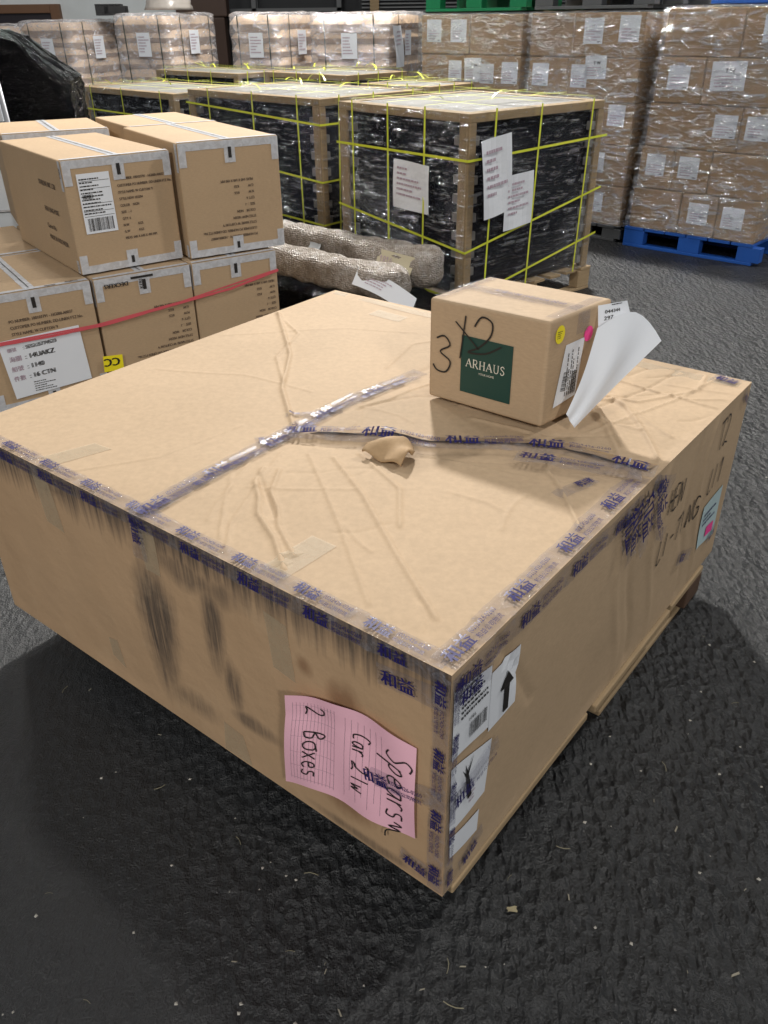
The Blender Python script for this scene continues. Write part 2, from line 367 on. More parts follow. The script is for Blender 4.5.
def _bigcard():
    t = NT('scuffed_carton_cardboard'); uv = t.n('ShaderNodeUVMap'); sp = t.n('ShaderNodeSeparateXYZ'); t.l(uv.outputs[0], sp.inputs[0]); U, Z = sp.outputs[0], sp.outputs[1]
    v = t.coord('Object'); col = t.mix(t.noise(v, 2.3, 4, .6), (.43,.28,.16), (.49,.335,.205))
    wear = t.noise(v, 7, 5, .7)
    def map2(sx, sy):
        m = t.n('ShaderNodeMapping'); m.inputs['Scale'].default_value = (sx, sy, 1); t.l(uv.outputs[0], m.inputs[0]); return m.outputs[0]
    def ell(u, z, ru, rz, soft=.5):
        a = t.math('DIVIDE', t.math('SUBTRACT', U, u), ru); b = t.math('DIVIDE', t.math('SUBTRACT', Z, z), rz)
        d = t.math('SQRT', t.math('ADD', t.math('MULTIPLY', a, a), t.math('MULTIPLY', b, b)))
        d = t.math('ADD', d, t.math('MULTIPLY', t.math('SUBTRACT', t.noise(map2(14, 5), 1, 4, .6), .5), 1.1))
        return t.ramp(d, [(.35, 1.0), (1.0, 0.0)])
    fib = t.ramp(t.noise(map2(120, 6), 1, 3, .6), [(.3, .5), (.6, 1.0)])
    dirt = t.math('MULTIPLY', ell(.80, .40, .085, .24), .85)
    for e, k in ((ell(.60, .50, .04, .17), .8), (ell(.56, .36, .035, .09), .7), (ell(.66, .61, .22, .05), .6), (ell(.72, .22, .12, .05), .45), (ell(.5,.27,.09,.03), .6), (ell(1.15,.66,.22,.035), .7), (ell(.2,.14,.2,.02), .5)):
        dirt = t.math('MAXIMUM', dirt, t.math('MULTIPLY', e, k))
    edge = t.ramp(t.math('ADD', Z, t.math('MULTIPLY', t.noise(map2(60, 2), 1, 3), .16)), [(.675, 0.0), (.755, .9)])
    dirt = t.math('MAXIMUM', dirt, edge); dirt = t.math('MULTIPLY', dirt, fib)
    stain = t.math('MAXIMUM', ell(.235, .225, .09, .06), t.math('MAXIMUM', ell(.335, .54, .028, .035), ell(.235, .50, .05, .06)))
    side = t.ramp(t.math('MULTIPLY', U, -1), [(0.0, 0.0)]) if False else None
    onleft = t.math('GREATER_THAN', sp.outputs[2], -1)   # marks only on the scuffed face: this material is used there alone
    col = t.mix(t.math('MULTIPLY', stain, .6), col, (.16,.075,.035)); col = t.mix(dirt, col, (.035,.034,.036))
    col = t.mix(t.math('MULTIPLY', t.ramp(wear, [(.55, 0.0), (.75, 1.0)]), .25), col, (.56,.42,.27))
    t.base(col, .6, spec=.3); t.normal(t.bump(t.noise(v, 8, 4), .4, .015, t.bump(t.noise(map2(300, 6), 1, 2), .15, .002))); return t.mat
M['card_scuffed'] = _bigcard()
M['wall'] = m_plain('painted_white_wall', (.66,.70,.71), .8, bump=.2, bscale=8); M['wall_d'] = m_plain('dark_recess', (.02,.022,.025), .7)
M['brown'] = m_plain('brown_window_frame', (.17,.09,.05), .6); M['glass_d'] = m_plain('dark_window_pane', (.035,.03,.035), .15)
M['steel'] = m_plain('grey_shutter_steel', (.12,.125,.13), .45, .3)
M['metal'] = m_plain('dull_metal', (.35,.36,.38), .4, .6)

# ------------------------------------------------------------------ the setting
mb = MB(); n = 40
mb.add([(-14,-6,0),(14,-6,0),(14,15.2,0),(-14,15.2,0)], [(0,1,2,3)])
tag(mb.build('floor', M['asphalt']), 'dark damp asphalt warehouse floor', kind='structure')
mb = MB(); mb.box(-14, -3.15, 15, 15.3, 0, 6.5)
tag(mb.build('wall_back', M['wall']), 'white painted wall at the back left', kind='structure')
mb = MB(); mb.box(-3.15, -.3, 15.6, 15.9, 0, 6.5); mb.box(-.3, 14, 15.2, 15.5, 0, 6.5)
tag(mb.build('wall_rear', M['wall_d']), 'dark recess at the back', kind='structure')
mb = MB()
x = 0
rows = []
for i in range(120):
    z = i*.05
    rows += [[(-.25, 15.12, z), (8, 15.12, z)], [(-.25, 15.05, z+.012), (8, 15.05, z+.012)], [(-.25, 15.05, z+.03), (8, 15.05, z+.03)]]
mb.grid(rows); mb.box(-.12, .02, 14.94, 15.04, 0, 6.2, 1); mb.box(2.6, 2.7, 14.95, 15.04, 0, 6.2, 1)
tag(mb.build('door_1', [M['steel'], M['wood_p']]), 'grey corrugated roller shutter', kind='structure')
w = empty('window_1'); w['kind'] = 'structure'
mb = MB(); mb.box(-6.6, -6.45, 14.9, 15.02, .9, 1.82); mb.box(-5.1, -4.95, 14.9, 15.02, .9, 1.82); mb.box(-6.45, -5.1, 14.9, 15.02, 1.70, 1.82); mb.box(-6.45, -5.1, 14.9, 15.02, .9, 1.0)
mb.build('window_frame', M['brown'], w, bevel=.01)
mb = MB(); mb.box(-6.45, -5.1, 14.95, 14.98, 1.0, 1.70); mb.build('pane', M['glass_d'], w)

# ------------------------------------------------------------------ big carton
BN, BR, BB, BW = Vector((.105,.973)), Vector((1.052,2.165)), Vector((-.178,3.131)), Vector((-1.10,1.93))
LR, LW = (BR-BN).length, (BW-BN).length; ZB, ZT = .12, .70
rc = random.Random(3)
CRE = [  # (points a,b ; height ; width)
 ([(1.295,1.646),(.996,1.309),(.9,1.2),(.684,1.03),(.60,.93),(.518,.83)], .007, .012), ([(1.2,1.56),(1.05,1.30),(.86,1.22),(.72,1.06)], .004, .008),
 ([(.311,.734),(.25,.70),(.207,.644),(.16,.60),(.112,.505),(.044,.412)], .006, .012), ([(.33,.70),(.24,.64),(.2,.58),(.15,.53),(.09,.43)], .005, .009), ([(.28,.72),(.17,.56)], -.004, .01),
 ([(.753,.229),(.70,.21),(.639,.143),(.516,.034)], .006, .010), ([(1.132,.311),(1.181,.246),(1.08,.15),(.996,.084),(.9,.02)], .006, .012),
 ([(.448,.636),(.345,.461),(.208,.262),(.10,.10)], .004, .010), ([(.5,.6),(.42,.42),(.30,.33)], .004, .010), ([(.43,.70),(.22,.42),(.06,.22)], .003, .008),
 ([(.40,.76),(.1,.62),(.02,.55)], .003, .006), ([(.02,1.1),(.2,.98),(.45,.95)], .003, .006), ([(.35,.8),(.18,.72),(.05,.6)], .003, .006),
 ([(.93,.60),(1.05,.52),(1.1,.35),(1.02,.2),(.92,.12)], .006, .012), ([(1.03,.3),(1.2,.42),(1.4,.38),(1.5,.5)], .005, .01), ([(1.15,.45),(1.2,.2),(1.38,.1),(1.5,.12)], .005, .01),
 ([(.98,.30),(1.3,.22),(1.5,.20)], -.004, .008), ([(.95,.22),(1.3,.12),(1.5,.09)], .004, .006), ([(1.25,.6),(1.32,.3),(1.28,.02)], .005, .01), ([(1.05,.05),(1.2,.3),(1.25,.55),(1.15,.68)], .004, .012),
 ([(.86,.1),(1.0,.2),(1.3,.5),(1.45,.75)], .004, .009), ([(.6,.44),(.64,.2),(.7,.05)], .003, .008), ([(.55,.52),(.68,.3),(.8,.21)], -.003, .01),
 ([(.58,1.45),(.7,1.2),(.72,.95)], .002, .01), ([(.9,1.5),(1.2,1.2),(1.3,1.0)], .002, .012), ([(1.0,.9),(1.2,.95),(1.45,.8)], .003, .01),
]
for k in range(26):   # the creased flap at the far right
    a0, b0 = rc.uniform(.84, 1.42), rc.uniform(.03, .72); an = rc.uniform(0, 6.28); L = rc.uniform(.08, .3)
    p = [(a0, b0)]
    for j in range(3): an += rc.uniform(-.5, .5); p.append((p[-1][0]+math.cos(an)*L/3, p[-1][1]+math.sin(an)*L/3))
    CRE.append((p, rc.choice([-.0025, .003, .004]), rc.uniform(.006, .012)))
for k in range(14):
    a0, b0 = rc.uniform(.05, .8), rc.uniform(.05, .75); an = rc.uniform(0, 6.28); L = rc.uniform(.1, .25)
    p = [(a0, b0)]
    for j in range(3): an += rc.uniform(-.4, .4); p.append((p[-1][0]+math.cos(an)*L/3, p[-1][1]+math.sin(an)*L/3))
    CRE.append((p, rc.choice([-.0015, .002]), rc.uniform(.006, .012)))
SEAM3 = [(-.004,.805),(.344,.818),(.657,.832),(1.031,.795),(1.36,.79)]
SEAM4 = [(.504,.775),(.568,.627),(.639,.495),(.741,.359),(.800,.23),(.805,.124),(.824,.0)]
def segdist(A, B, pts):
    d = np.full(A.shape, 9.)
    for (x0, y0), (x1, y1) in zip(pts[:-1], pts[1:]):
        vx, vy = x1-x0, y1-y0; L = vx*vx+vy*vy
        t = np.clip(((A-x0)*vx+(B-y0)*vy)/L, 0, 1); d = np.minimum(d, np.hypot(A-x0-t*vx, B-y0-t*vy))
    return d
def topdisp(A, B):
    A = np.asarray(A, float); B = np.asarray(B, float)
    e = np.clip(np.minimum(np.minimum(A, LR-A), np.minimum(B, LW-B))/.03, 0, 1)
    h = .005*np.sin(A*3.1+.6)*np.sin(B*2.7+.4) + .002*np.sin(A*11+B*7) + .0015*np.sin(A*5-B*13)
    for p, a, w in CRE:
        d = segdist(A, B, p); h = h + a*1.2*np.exp(-(d/(w*.5))**1.4)
    d = segdist(A, B, SEAM4); h = h + .009*np.exp(-(d/.020)**2) - .004*np.exp(-((segdist(A, B, [(p[0]-.035, p[1]) for p in SEAM4]))/.02)**2)
    d = segdist(A, B, SEAM3); h = h - .003*np.exp(-(d/.012)**2)
    h = h + .014*np.exp(-((A-.60)/.05)**2 - ((B-.60)/.07)**2)
    return h*e
_ga = np.linspace(0, LR, 321); _gb = np.linspace(0, LW, 321)
_H = topdisp(*np.meshgrid(_ga, _gb, indexing='ij'))
class TopS:
    def pt(s, a, b, off=0):
        u, v = a/LR, b/LW; p = BN.lerp(BR, u).lerp(BW.lerp(BB, u), v)
        i = min(319.999, max(0, u*320)); j = min(319.999, max(0, v*320)); i0, j0 = int(i), int(j); fi, fj = i-i0, j-j0
        h = (_H[i0,j0]*(1-fi)+_H[i0+1,j0]*fi)*(1-fj) + (_H[i0,j0+1]*(1-fi)+_H[i0+1,j0+1]*fi)*fj
        return Vector((p.x, p.y, ZT + h + off))
class SideS:
    """x runs to the right seen from outside; z is height"""
    def __init__(s, A, B, L, seed, k=1): s.A, s.B, s.L, s.seed, s.k = A, B, L, seed, k; t = (B-A).normalized(); s.n = Vector((t.y, -t.x))
    def disp(s, x, z):
        e = max(0, min(1, x/.03, (s.L-x)/.03, (ZT-z)/.03, (z-ZB)/.03))
        v = .006*noise.noise(Vector((x*2.2, z*3, s.seed))) + .0025*noise.noise(Vector((x*9, z*4, s.seed+3)))
        if s.k == 2:   # soft vertical dents
            for c, a in ((.72,.004),(.80,-.005),(.93,.004),(1.16,-.004),(1.26,.004)):
                v += a*math.exp(-((x-c-.05*math.sin(z*9))/.015)**2)
            v += -.005*math.exp(-((x-.25+(z-.5)*.6)/.012)**2)*(1 if z > .42 else 0)
        return v*e
    def pt(s, x, z, off=0):
        p = s.A.lerp(s.B, x/s.L); d = s.disp(x, z) + off
        return Vector((p.x + s.n.x*d, p.y + s.n.y*d, z))
ST = TopS(); SR = SideS(BN, BR, LR, 1, 2); SLf = SideS(BW, BN, LW, 5)
class LeftS:   # coordinate b measured back from the near corner, negative to the left
    def pt(s, x, z, off=0): return SLf.pt(LW + x, z, off)
SL = LeftS()
big = empty('large_carton', (0, 0, 0), label='huge flat cardboard carton wrapped in blue printed tape, in the foreground', cat='cardboard box')
mb = MB(); mb.uv = []
vs = []
for i in range(321):
    for j in range(321):
        vs.append(tuple(ST.pt(_ga[i], _gb[j])))
fs = [(i*321+j, (i+1)*321+j, (i+1)*321+j+1, i*321+j+1) for i in range(320) for j in range(320)]
mb.add(vs, fs, 0); mb.uv += [(0, 0)]*len(vs)
def sidegrid(S, L, m, nx=150, nz=50):
    rows = []
    for k in range(nz+1):
        z = ZB + (ZT-ZB)*k/nz; rows.append([tuple(S.pt(L*i/nx, z)) for i in range(nx+1)])
        mb.uv.extend([(L - L*i/nx, z) for i in range(nx+1)])
    mb.grid(rows, m)
sidegrid(SLf, LW, 1); sidegrid(SR, LR, 0)
SBk = SideS(BR, BB, (BB-BR).length, 9); SBl = SideS(BB, BW, (BW-BB).length, 11)
sidegrid(SBk, SBk.L, 0, 40, 12); sidegrid(SBl, SBl.L, 0, 40, 12)
b0 = mb.add([(*BN, ZB), (*BR, ZB), (*BB, ZB), (*BW, ZB)], [(0,3,2,1)], 0); mb.uv += [(0,0)]*4
body = mb.build('carton_body', [M['card'], M['card_scuffed']], big, smooth=True)

# printed parcel tape
def tape(name, runs, seed=0, label=None, wrinkle=.003):
    """runs: (surface, points, width, opts)"""
    for i, (S, pts, w, o) in enumerate(runs):
        mb = MB()
        ribbon(mb, S, pts, w, o.get('off', .0015), 0, .02, .004, wrinkle, seed+i, nw=3)
        Pp = [Vector(p) for p in pts]; L = sum((Pp[k+1]-Pp[k]).length for k in range(len(Pp)-1))
        def at(d):
            for k in range(len(Pp)-1):
                l = (Pp[k+1]-Pp[k]).length
                if d <= l or k == len(Pp)-2: return Pp[k].lerp(Pp[k+1], d/l), math.degrees(math.atan2((Pp[k+1]-Pp[k]).y, (Pp[k+1]-Pp[k]).x))
                d -= l
        rn = random.Random(seed*31+i); off = o.get('off', .0015) + wrinkle + .0018; d = .01; lines = o.get('lines', 2); fl = o.get('flip', 0)
        while d < L - min(w*.62*o.get('ts', 1), (L-.012)/2.5)*2.35:
            p, an = at(d); nn = Vector((-math.sin(R(an)), math.cos(R(an))))
            if fl: an += 180
            s = min(w*.62*o.get('ts', 1), L/2.5); dx = Vector((math.cos(R(an)), math.sin(R(an))))
            q = p - nn*(w*.28); text(mb, S, '和益', q.x, q.y, s*1.15, an, off, 1, bold=.0022)
            adv = s*2.5; q2 = p + nn*(w*.04) + dx*adv; q3 = p - nn*(w*.32) + dx*adv
            if d + adv + s*3.4 < L: text(mb, S, '(02)2426-0260', q2.x, q2.y, s*.50, an, off, 1, sx=.88)
            if d + adv + s*2.8 < L: text(mb, S, '和益公司物流', q3.x, q3.y, s*.42, an, off, 1)
            d += s*(2.5+3.9)*o.get('sp', 1)
            if fl: d += 0
        mb.build(name, [M['tape'], M['ink_blue']], big)
tape('packing_tape', [(ST, [(.019, LW-.01), (.018, .9), (.018, .02)], .038, {'ts': 1.1}), (SL, [(-LW+.01, .683), (-.9,.685), (-.01, .684)], .036, {'ts': 1.2})], 1)
tape('packing_tape', [(ST, [(.01, .025), (.4,.024), (.80, .027)], .05, {'ts': 1.0}), (SR, [(.005, .668), (.4,.672), (.76, .66)], .05, {})], 5)
tape('packing_tape', [(ST, SEAM3[:4], .055, {'sp': .9}), (ST, [(.02,.79),(.36,.80),(.66,.812),(.98,.775)], .034, {'off': .004, 'sp': .9}), (SL, [(-.812,.70),(-.818,.585)], .045, {'off': .004})], 9)
tape('packing_tape', [(ST, [(.47,.83)]+SEAM4, .06, {'off': .010, 'sp': .85}), (ST, [(.70,.29),(.75,.12),(.79,.02)], .06, {'off': .012})], 13, wrinkle=.008)
tape('packing_tape', [(SL, [(-.018,.69),(-.018,.13)], .036, {'ts': 1.1}), (SR, [(.014,.69),(.014,.13)], .028, {'ts': 1.1})], 17)
tape('packing_tape', [(SL, [(-.15,.628),(-.005,.636)], .05, {'off': .004}), (SR, [(.0,.645),(.115,.64)], .05, {'off': .008})], 21)
tape('packing_tape', [(SL, [(-.20,.352),(-.10,.37),(-.002,.40)], .046, {'off': .006}), (SR, [(.0,.385),(.09,.40),(.16,.425)], .046, {'off': .008})], 23)
tape('packing_tape', [(SL, [(-.10,.18),(-.002,.165)], .04, {'off': .003}), (SR, [(.05,.16),(.14,.185)], .04, {})], 25)
tape('packing_tape', [(SR, [(.70,.695),(.735,.52)], .06, {'off': .003, 'ts': 1.6}), (SR, [(.755,.69),(.80,.51)], .05, {'off': .006, 'ts': 1.8}), (SR, [(.83,.695),(.87,.58)], .045, {'off': .003, 'ts': 1.8}), (SR, [(.66,.68),(.69,.57)], .04, {'off': .002, 'ts': 1.8}),
                      (SR, [(.80,.69),(.875,.66),(.93,.64)], .05, {'off': .008}), (SR, [(.84,.60),(.885,.52),(.93,.50)], .035, {'off': .008})], 29, wrinkle=.007)
tape('packing_tape', [(ST, [(1.50,.10),(1.485,.03)], .05, {}), (ST, [(.72,.10),(.60,.13)], .035, {}), (SR, [(1.455,.69),(1.49,.66)], .04, {}), (ST, [(.56,.90),(.665,.79)], .02, {}), (ST, [(.43,.86),(.41,.83)], .035, {})], 33)
tape('packing_tape', [(SR, [(1.14,.30),(1.26,.255)], .04, {'off': .004}), (SR, [(1.40,.22),(1.47,.26)], .03, {'off': .004})], 37)
# plain pale tape patches under and beside the printed tape
for S_, c_ in ((ST, [(.03,1.215),(.03,1.15),(.165,1.115),(.16,1.18)]), (ST, [(.02,.455),(.02,.39),(.165,.385),(.165,.45)]), (SL, [(-.81,.56),(-.76,.56),(-.76,.69),(-.83,.69)]),
    (SL, [(-1.20,.54),(-1.13,.53),(-1.15,.665),(-1.215,.67)]), (SL, [(-1.04,.19),(-.99,.17),(-1.0,.26),(-1.04,.25)]), (SL, [(-.62,.125),(-.53,.125),(-.55,.21),(-.61,.22)]),
    (SL, [(-.42,.49),(-.36,.48),(-.37,.62),(-.43,.63)]), (ST, [(1.36,1.25),(1.36,1.12),(1.42,1.12),(1.42,1.25)]), (ST, [(1.46,.02),(1.46,1.5),(1.50,1.5),(1.50,.02)])):
    mb = MB(); patch(mb, S_, c_, .0012, 0, 8); mb.build('plain_tape', M['tape_clear'], big)
# torn flap on top
mb = MB(); rows = []
for i in range(13):
    u = i/12; r = []
    for j in range(13):
        v = j/12; wv = .055*math.sin(math.pi*min(1, u*1.02))**.7 + .012
        a = .515 + .075*v*1.0 - .02*(1-v) + .02*math.sin(u*3); b = .470 + .115*u
        aa = .49 + (v)*(.035+wv); zz = .012 + .024*math.sin(math.pi*v*.85) + .006*math.sin(u*9+v*3)
        r.append(ST.pt(aa, b, zz))
    rows.append(r)
mb.grid(rows, 0); o = mb.build('torn_flap', M['card_in'], big, smooth=True); s = o.modifiers.new('s', 'SOLIDIFY'); s.thickness = .004; o['label'] = 'torn brown cardboard tongue lifted along the seam'
mb = MB(); rows = []
for i in range(31):   # lifted edge of the right hand flap running along the cross seam
    u = i/30; b = .77 - .75*u; r = []
    a0 = np.interp(b, [p[1] for p in SEAM4[::-1]], [p[0] for p in SEAM4[::-1]])
    for j in range(5):
        v = j/4; r.append(ST.pt(a0 + .005 + v*.06, b, .008*(1-v)**1.3*(.5+.5*math.sin(u*17)**2) + .0006))
    rows.append(r)
mb.grid(rows, 0); mb.build('flap_edge', M['card_in'], big, smooth=True)
# labels on the right face
def label_sheet(name, S, corners, mats, off=.003, parent=big, fn=None, n=6, lab=None):
    mb = MB(); patch(mb, S, corners, off, 0, n)
    if fn: fn(mb)
    o = mb.build(name, mats, parent)
    if lab: o['label'] = lab
    return o
def f1(mb):
    fineprint(mb, SR, .03, .575, .085, .075, 6, .0055, 1, 3); barcode(mb, SR, .06, .512, .055, .035, .0055, 1, 0, 4); text(mb, SR, '1086', .055, .555, .012, 0, .0055, 1)
label_sheet('shipping_label', SR, [(.008,.495),(.13,.482),(.125,.635),(.006,.66)], [M['paper'], M['ink']], .003, fn=f1, lab='white shipping label with barcode')
def f2(mb):
    ox, oz = .182, .485
    P = [(-.008,0),(.008,0),(.008,.062),(.022,.062),(0,.098),(-.022,.062),(-.008,.062)]
    mb.add([SR.pt(ox+x*1.1, oz+z, .0062) for x, z in P], [(0,1,2,6),(3,4,5),(2,3,5,6)], 1)
label_sheet('arrow_label', SR, [(.128,.47),(.222,.475),(.226,.615),(.126,.615)], [M['paper'], M['ink']], .0035, fn=f2, lab='white label with bold black upward arrow')
def f3(mb):
    mb.add([SR.pt(*p, .0058) for p in ((.055,.448),(.068,.405),(.078,.352),(.064,.348),(.058,.385))], [(0,1,2,3,4)], 1); mb.add([SR.pt(*p, .0058) for p in ((.045,.44),(.058,.42),(.08,.455),(.06,.405))], [(0,1,2,3)], 1)
    fineprint(mb, SR, .07, .33, .03, .03, 3, .0055, 2, 9)
label_sheet('torn_label', SR, [(.010,.302),(.135,.30),(.145,.44),(.008,.475)], [M['paper'], M['ink'], M['ink_pale']], .003, fn=f3, lab='white label torn at its top left')
label_sheet('small_label', SR, [(.015,.225),(.115,.205),(.118,.265),(.012,.285)], M['paper'], .003, lab='small white label near the bottom corner')
def f4(mb):
    patch(mb, SR, [(1.37,.255),(1.43,.25),(1.43,.285),(1.37,.29)], .005, 1); fineprint(mb, SR, 1.32, .31, .1, .05, 3, .0055, 2, 6)
label_sheet('route_label', SR, [(1.31,.24),(1.46,.22),(1.45,.40),(1.30,.39)], [M['teal'], M['hotpink'], M['ink_blue']], .003, fn=f4, lab='pale blue label with pink patch')
mb = MB()
scrawl(mb, SR, 'HEN', .955, .535, .068, -4, .005, .003, sx=.75); o = mb.build('marker_writing', M['ink'], big); mb = MB(); scrawl(mb, SR, 'LI-TING', .95, .385, .075, 3, .005, .003, sx=.8)
o = mb.build('marker_writing', M['ink'], big); o['label'] = 'black marker letters on the right side'; mb = MB()
scrawl(mb, SR, 'T2', 1.30, .57, .09, 0, .005, .003, sx=.7); scrawl(mb, SR, 'LI1', 1.29, .44, .08, 0, .005, .003, sx=.7)
o = mb.build('marker_writing', M['ink'], big); o['label'] = 'black marker strokes at the far end'
# pink note
mb = MB(); rows = []
class Note:
    def pt(s, x, z, off=0):   # x 0..1 left to right, z 0..1 bottom to top
        bx = -.388 + .325*x; bl = Vector((-.402,.182)); br = Vector((-.062,.258)); tr = Vector((-.066,.492)); tl = Vector((-.362,.470))
        p = bl.lerp(br, x).lerp(tl.lerp(tr, x), z)
        p.y += .028*math.sin(math.pi*x)*(.4+.6*z) * (1 if z > .5 else .6) + .012*math.sin(x*6)*(1-z)
        lift = .004 + .020*(1-x)**2*(.6+.4*math.sin(z*3)) + .006*math.sin(x*7+z*2)**2 + .010*max(0, z-.8)*5*(1-x)
        return SL.pt(p.x, p.y, lift + off)
NS = Note()
for j in range(25): rows.append([NS.pt(i/30, j/24) for i in range(31)])
mb.grid(rows, 0)
for k in range(13): ribbon(mb, NS, [(.06+k*.028, .08),(.06+k*.028, .93)], .0022, .0008, 2, .05)
for k in range(6): ribbon(mb, NS, [(.06, .1+k*.16),(.40, .1+k*.16)], .0025, .0008, 2, .05)
for k in range(7): ribbon(mb, NS, [(.48+k*.045, .10+.1*(k%2)),(.48+k*.045, .9)], .002, .0008, 2, .05)
class NoteW:   # metric coordinates on the note: x right, y up
    def pt(s, x, y, off=0): return NS.pt(x/.33, y/.26, off)
NW = NoteW()
scrawl(mb, NW, '2  Boxes', .052, .232, .050, -90, .0036, .0016, 1, sx=.78); scrawl(mb, NW, 'Car 2 IW', .178, .205, .040, -90, .0032, .0016, 1, sx=.70)
scrawl(mb, NW, 'Spears~', .262, .215, .060, -90, .0036, .0016, 1, sx=.78)
o = mb.build('pink_note', [M['pink'], M['ink'], M['ink_pale']], big, smooth=True); o['label'] = 'pink delivery slip with black handwriting'

# pallet below the big carton
def pallet(name, p0, yaw, w, d, h, mat, label, cat='pallet', group=None, boards=7, plastic=False):
    t = empty(name, (p0[0], p0[1], p0[2] if len(p0) > 2 else 0), yaw, label, cat, group); bt = .018 if not plastic else .022
    mb = MB(); g = (w - boards*.1)/(boards-1) if boards > 1 else 0; bw = .1
    if plastic: bw = w/boards - .012; g = .012
    for i in range(boards):
        x = i*(bw+g); q = MB(); q.box(x, min(x+bw, w), 0, d, h-bt, h); q.build('deck_board', mat, t, bevel=.003)
    for y in (0, d/2-.04, d-.08):
        for x in (0, w/2-.06, w-.12):
            q = MB(); q.box(x, x+(.12 if not plastic else .17), y+.003, y+.077, bt, h-bt); q.build('block', mat, t, bevel=.004)
    for y in (0, d/2-.04, d-.08):
        q = MB(); q.box(0, w, y, y+.08, 0, bt); q.build('bottom_board', mat, t, bevel=.003)
        if not plastic: pass
    return t
yawB = math.atan2((BR-BN).y, (BR-BN).x); nR = Vector(((BR-BN).normalized().y, -(BR-BN).normalized().x)); tR = (BR-BN).normalized()
o0 = BN + tR*.13 - nR*.07
bigp = pallet('wooden_pallet', (o0.x, o0.y), yawB, LR-.17, LW-.2, .118, M['wood_d'], 'rough wooden pallet just showing under the huge foreground carton')

for x0, x1, y0 in ((-.10, .50, -.075), (.53, 1.02, -.082), (1.04, 1.30, -.078)):
    q = MB(); q.box(x0, x1, y0, -.002, .096, .1185); q.build('side_board', M['wood'], bigp, bevel=.004)
q = MB(); q.box(.62, 1.32, -.062, -.01, 0, .018); q.build('side_board', M['wood'], bigp, bevel=.004)
q = MB(); q.box(1.18, 1.30, -.078, -.003, .019, .095); q.build('block', M['wood_d'], bigp, bevel=.004)

# ------------------------------------------------------------------ small carton on top
s0, s1, s2, s3 = Vector((.396,1.857)), Vector((.585,2.035)), Vector((.300,2.255)), Vector((.125,2.072))
zb, zt = .712, .985
sm = empty('small_carton', (0,0,0), label='small cardboard box with dark green square logo on top of the huge carton', cat='cardboard box')
mb = MB(); mb.hull8([(*s0,zb),(*s1,zb),(*s2,zb),(*s3,zb),(*s0,zt),(*s1,zt),(*s2,zt),(*s3,zt-.002)]); mb.build('carton_body', M['card'], sm, bevel=.008, seg=3)
fl = (s0-s3); fw = fl.length; FF = Flat((*s3, zb), (*fl.normalized(), 0), (0,0,1)); sd = (s1-s0); sw = sd.length; FS = Flat((*s0, zb), (*sd.normalized(), 0), (0,0,1)); FT = Flat((*s3, zt), (*fl.normalized(), 0), (*(s2-s3).normalized(), 0))
mb = MB(); GX0, GX1, GZ0, GZ1 = fw-.243, fw-.092, .040, .193; h = .002
patch(mb, FF, [(GX0,GZ0),(GX1,GZ0),(GX1,GZ1),(GX0,GZ1)], h, 0, 1)
def serif(mb, S, word, x, y, hgt, off, m):
    W_ = {'A':[([(0,0),(.36,1)],.07),([(.36,1),(.72,0)],.14),([(.14,.35),(.58,.35)],.06),([(-.1,0),(.14,0)],.05),([(.58,0),(.86,0)],.05)],
     'R':[([(.12,0),(.12,1)],.13),([(.0,1),(.4,1),(.56,.88),(.56,.64),(.4,.5),(.12,.5)],.08),([(.32,.5),(.68,0),(.8,0)],.12),([(0,0),(.26,0)],.05)],
     'H':[([(.12,0),(.12,1)],.13),([(.68,0),(.68,1)],.13),([(.12,.5),(.68,.5)],.06),([(0,0),(.26,0)],.05),([(0,1),(.26,1)],.05),([(.54,0),(.82,0)],.05),([(.54,1),(.82,1)],.05)],
     'U':[([(.14,1),(.14,.3),(.24,.06),(.42,0),(.6,.08),(.68,.3),(.68,1)],.09),([(0,1),(.28,1)],.05),([(.56,1),(.8,1)],.05)],
     'S':[([(.5,.8),(.42,.97),(.25,1),(.08,.86),(.12,.66),(.42,.42),(.5,.2),(.36,.02),(.16,0),(.02,.2)],.10)]}
    for ch in word:
        for pts, w in W_[ch]: ribbon(mb, S, [(x+p*hgt, y+q*hgt) for p, q in (smooth_pts(pts) if len(pts) > 3 else pts)], w*hgt, off, m, 1)
        x += hgt*({'A':.92,'R':.92,'H':1.0,'U':.98,'S':.7}[ch])
serif(mb, FF, 'ARHAUS', GX0+.017, .113, .0215, .0032, 1); text(mb, FF, 'YOUR HOME', (GX0+GX1)/2+.003, .098, .008, 0, .0032, 1, center=True)
o = mb.build('logo_print', [M['green_st'], M['cream']], sm); o['label'] = 'dark green square reading ARHAUS in cream letters'
mb = MB()
class FX(Flat): pass
scrawl(mb, FF, '3', fw-.325, .085, .095, -4, .0045, .0042); 
ribbon(mb, FF, [(fw-.262,.225),(fw-.19,.165)], .004, .0042); ribbon(mb, FF, [(fw-.232,.245),(fw-.245,.13)], .004, .0042)
ribbon(mb, FF, smooth_pts([(fw-.205,.222),(fw-.185,.250),(fw-.155,.240),(fw-.158,.205),(fw-.19,.170),(fw-.222,.152),(fw-.17,.158),(fw-.125,.185)]), .0045, .0042)
o = mb.build('marker_writing', M['ink'], sm); o['label'] = 'handwritten 3x2 in marker'
mb = MB(); c = [(.042+.020*math.cos(k*math.pi/10)*.95, .232+.020*math.sin(k*math.pi/10)*1.15) for k in range(20)]
mb.add([FS.pt(a, b, .002) for a, b in c], [tuple(range(20))], 0); fineprint(mb, FS, .030, .222, .024, .02, 4, .003, 1, 5)
o = mb.build('round_sticker', [M['yellow_st'], M['ink']], sm); o['label'] = 'round yellow sticker'
mb = MB(); c = [(.165+.019*math.cos(k*math.pi/9), .205+.02*math.sin(k*math.pi/9)) for k in range(18)]
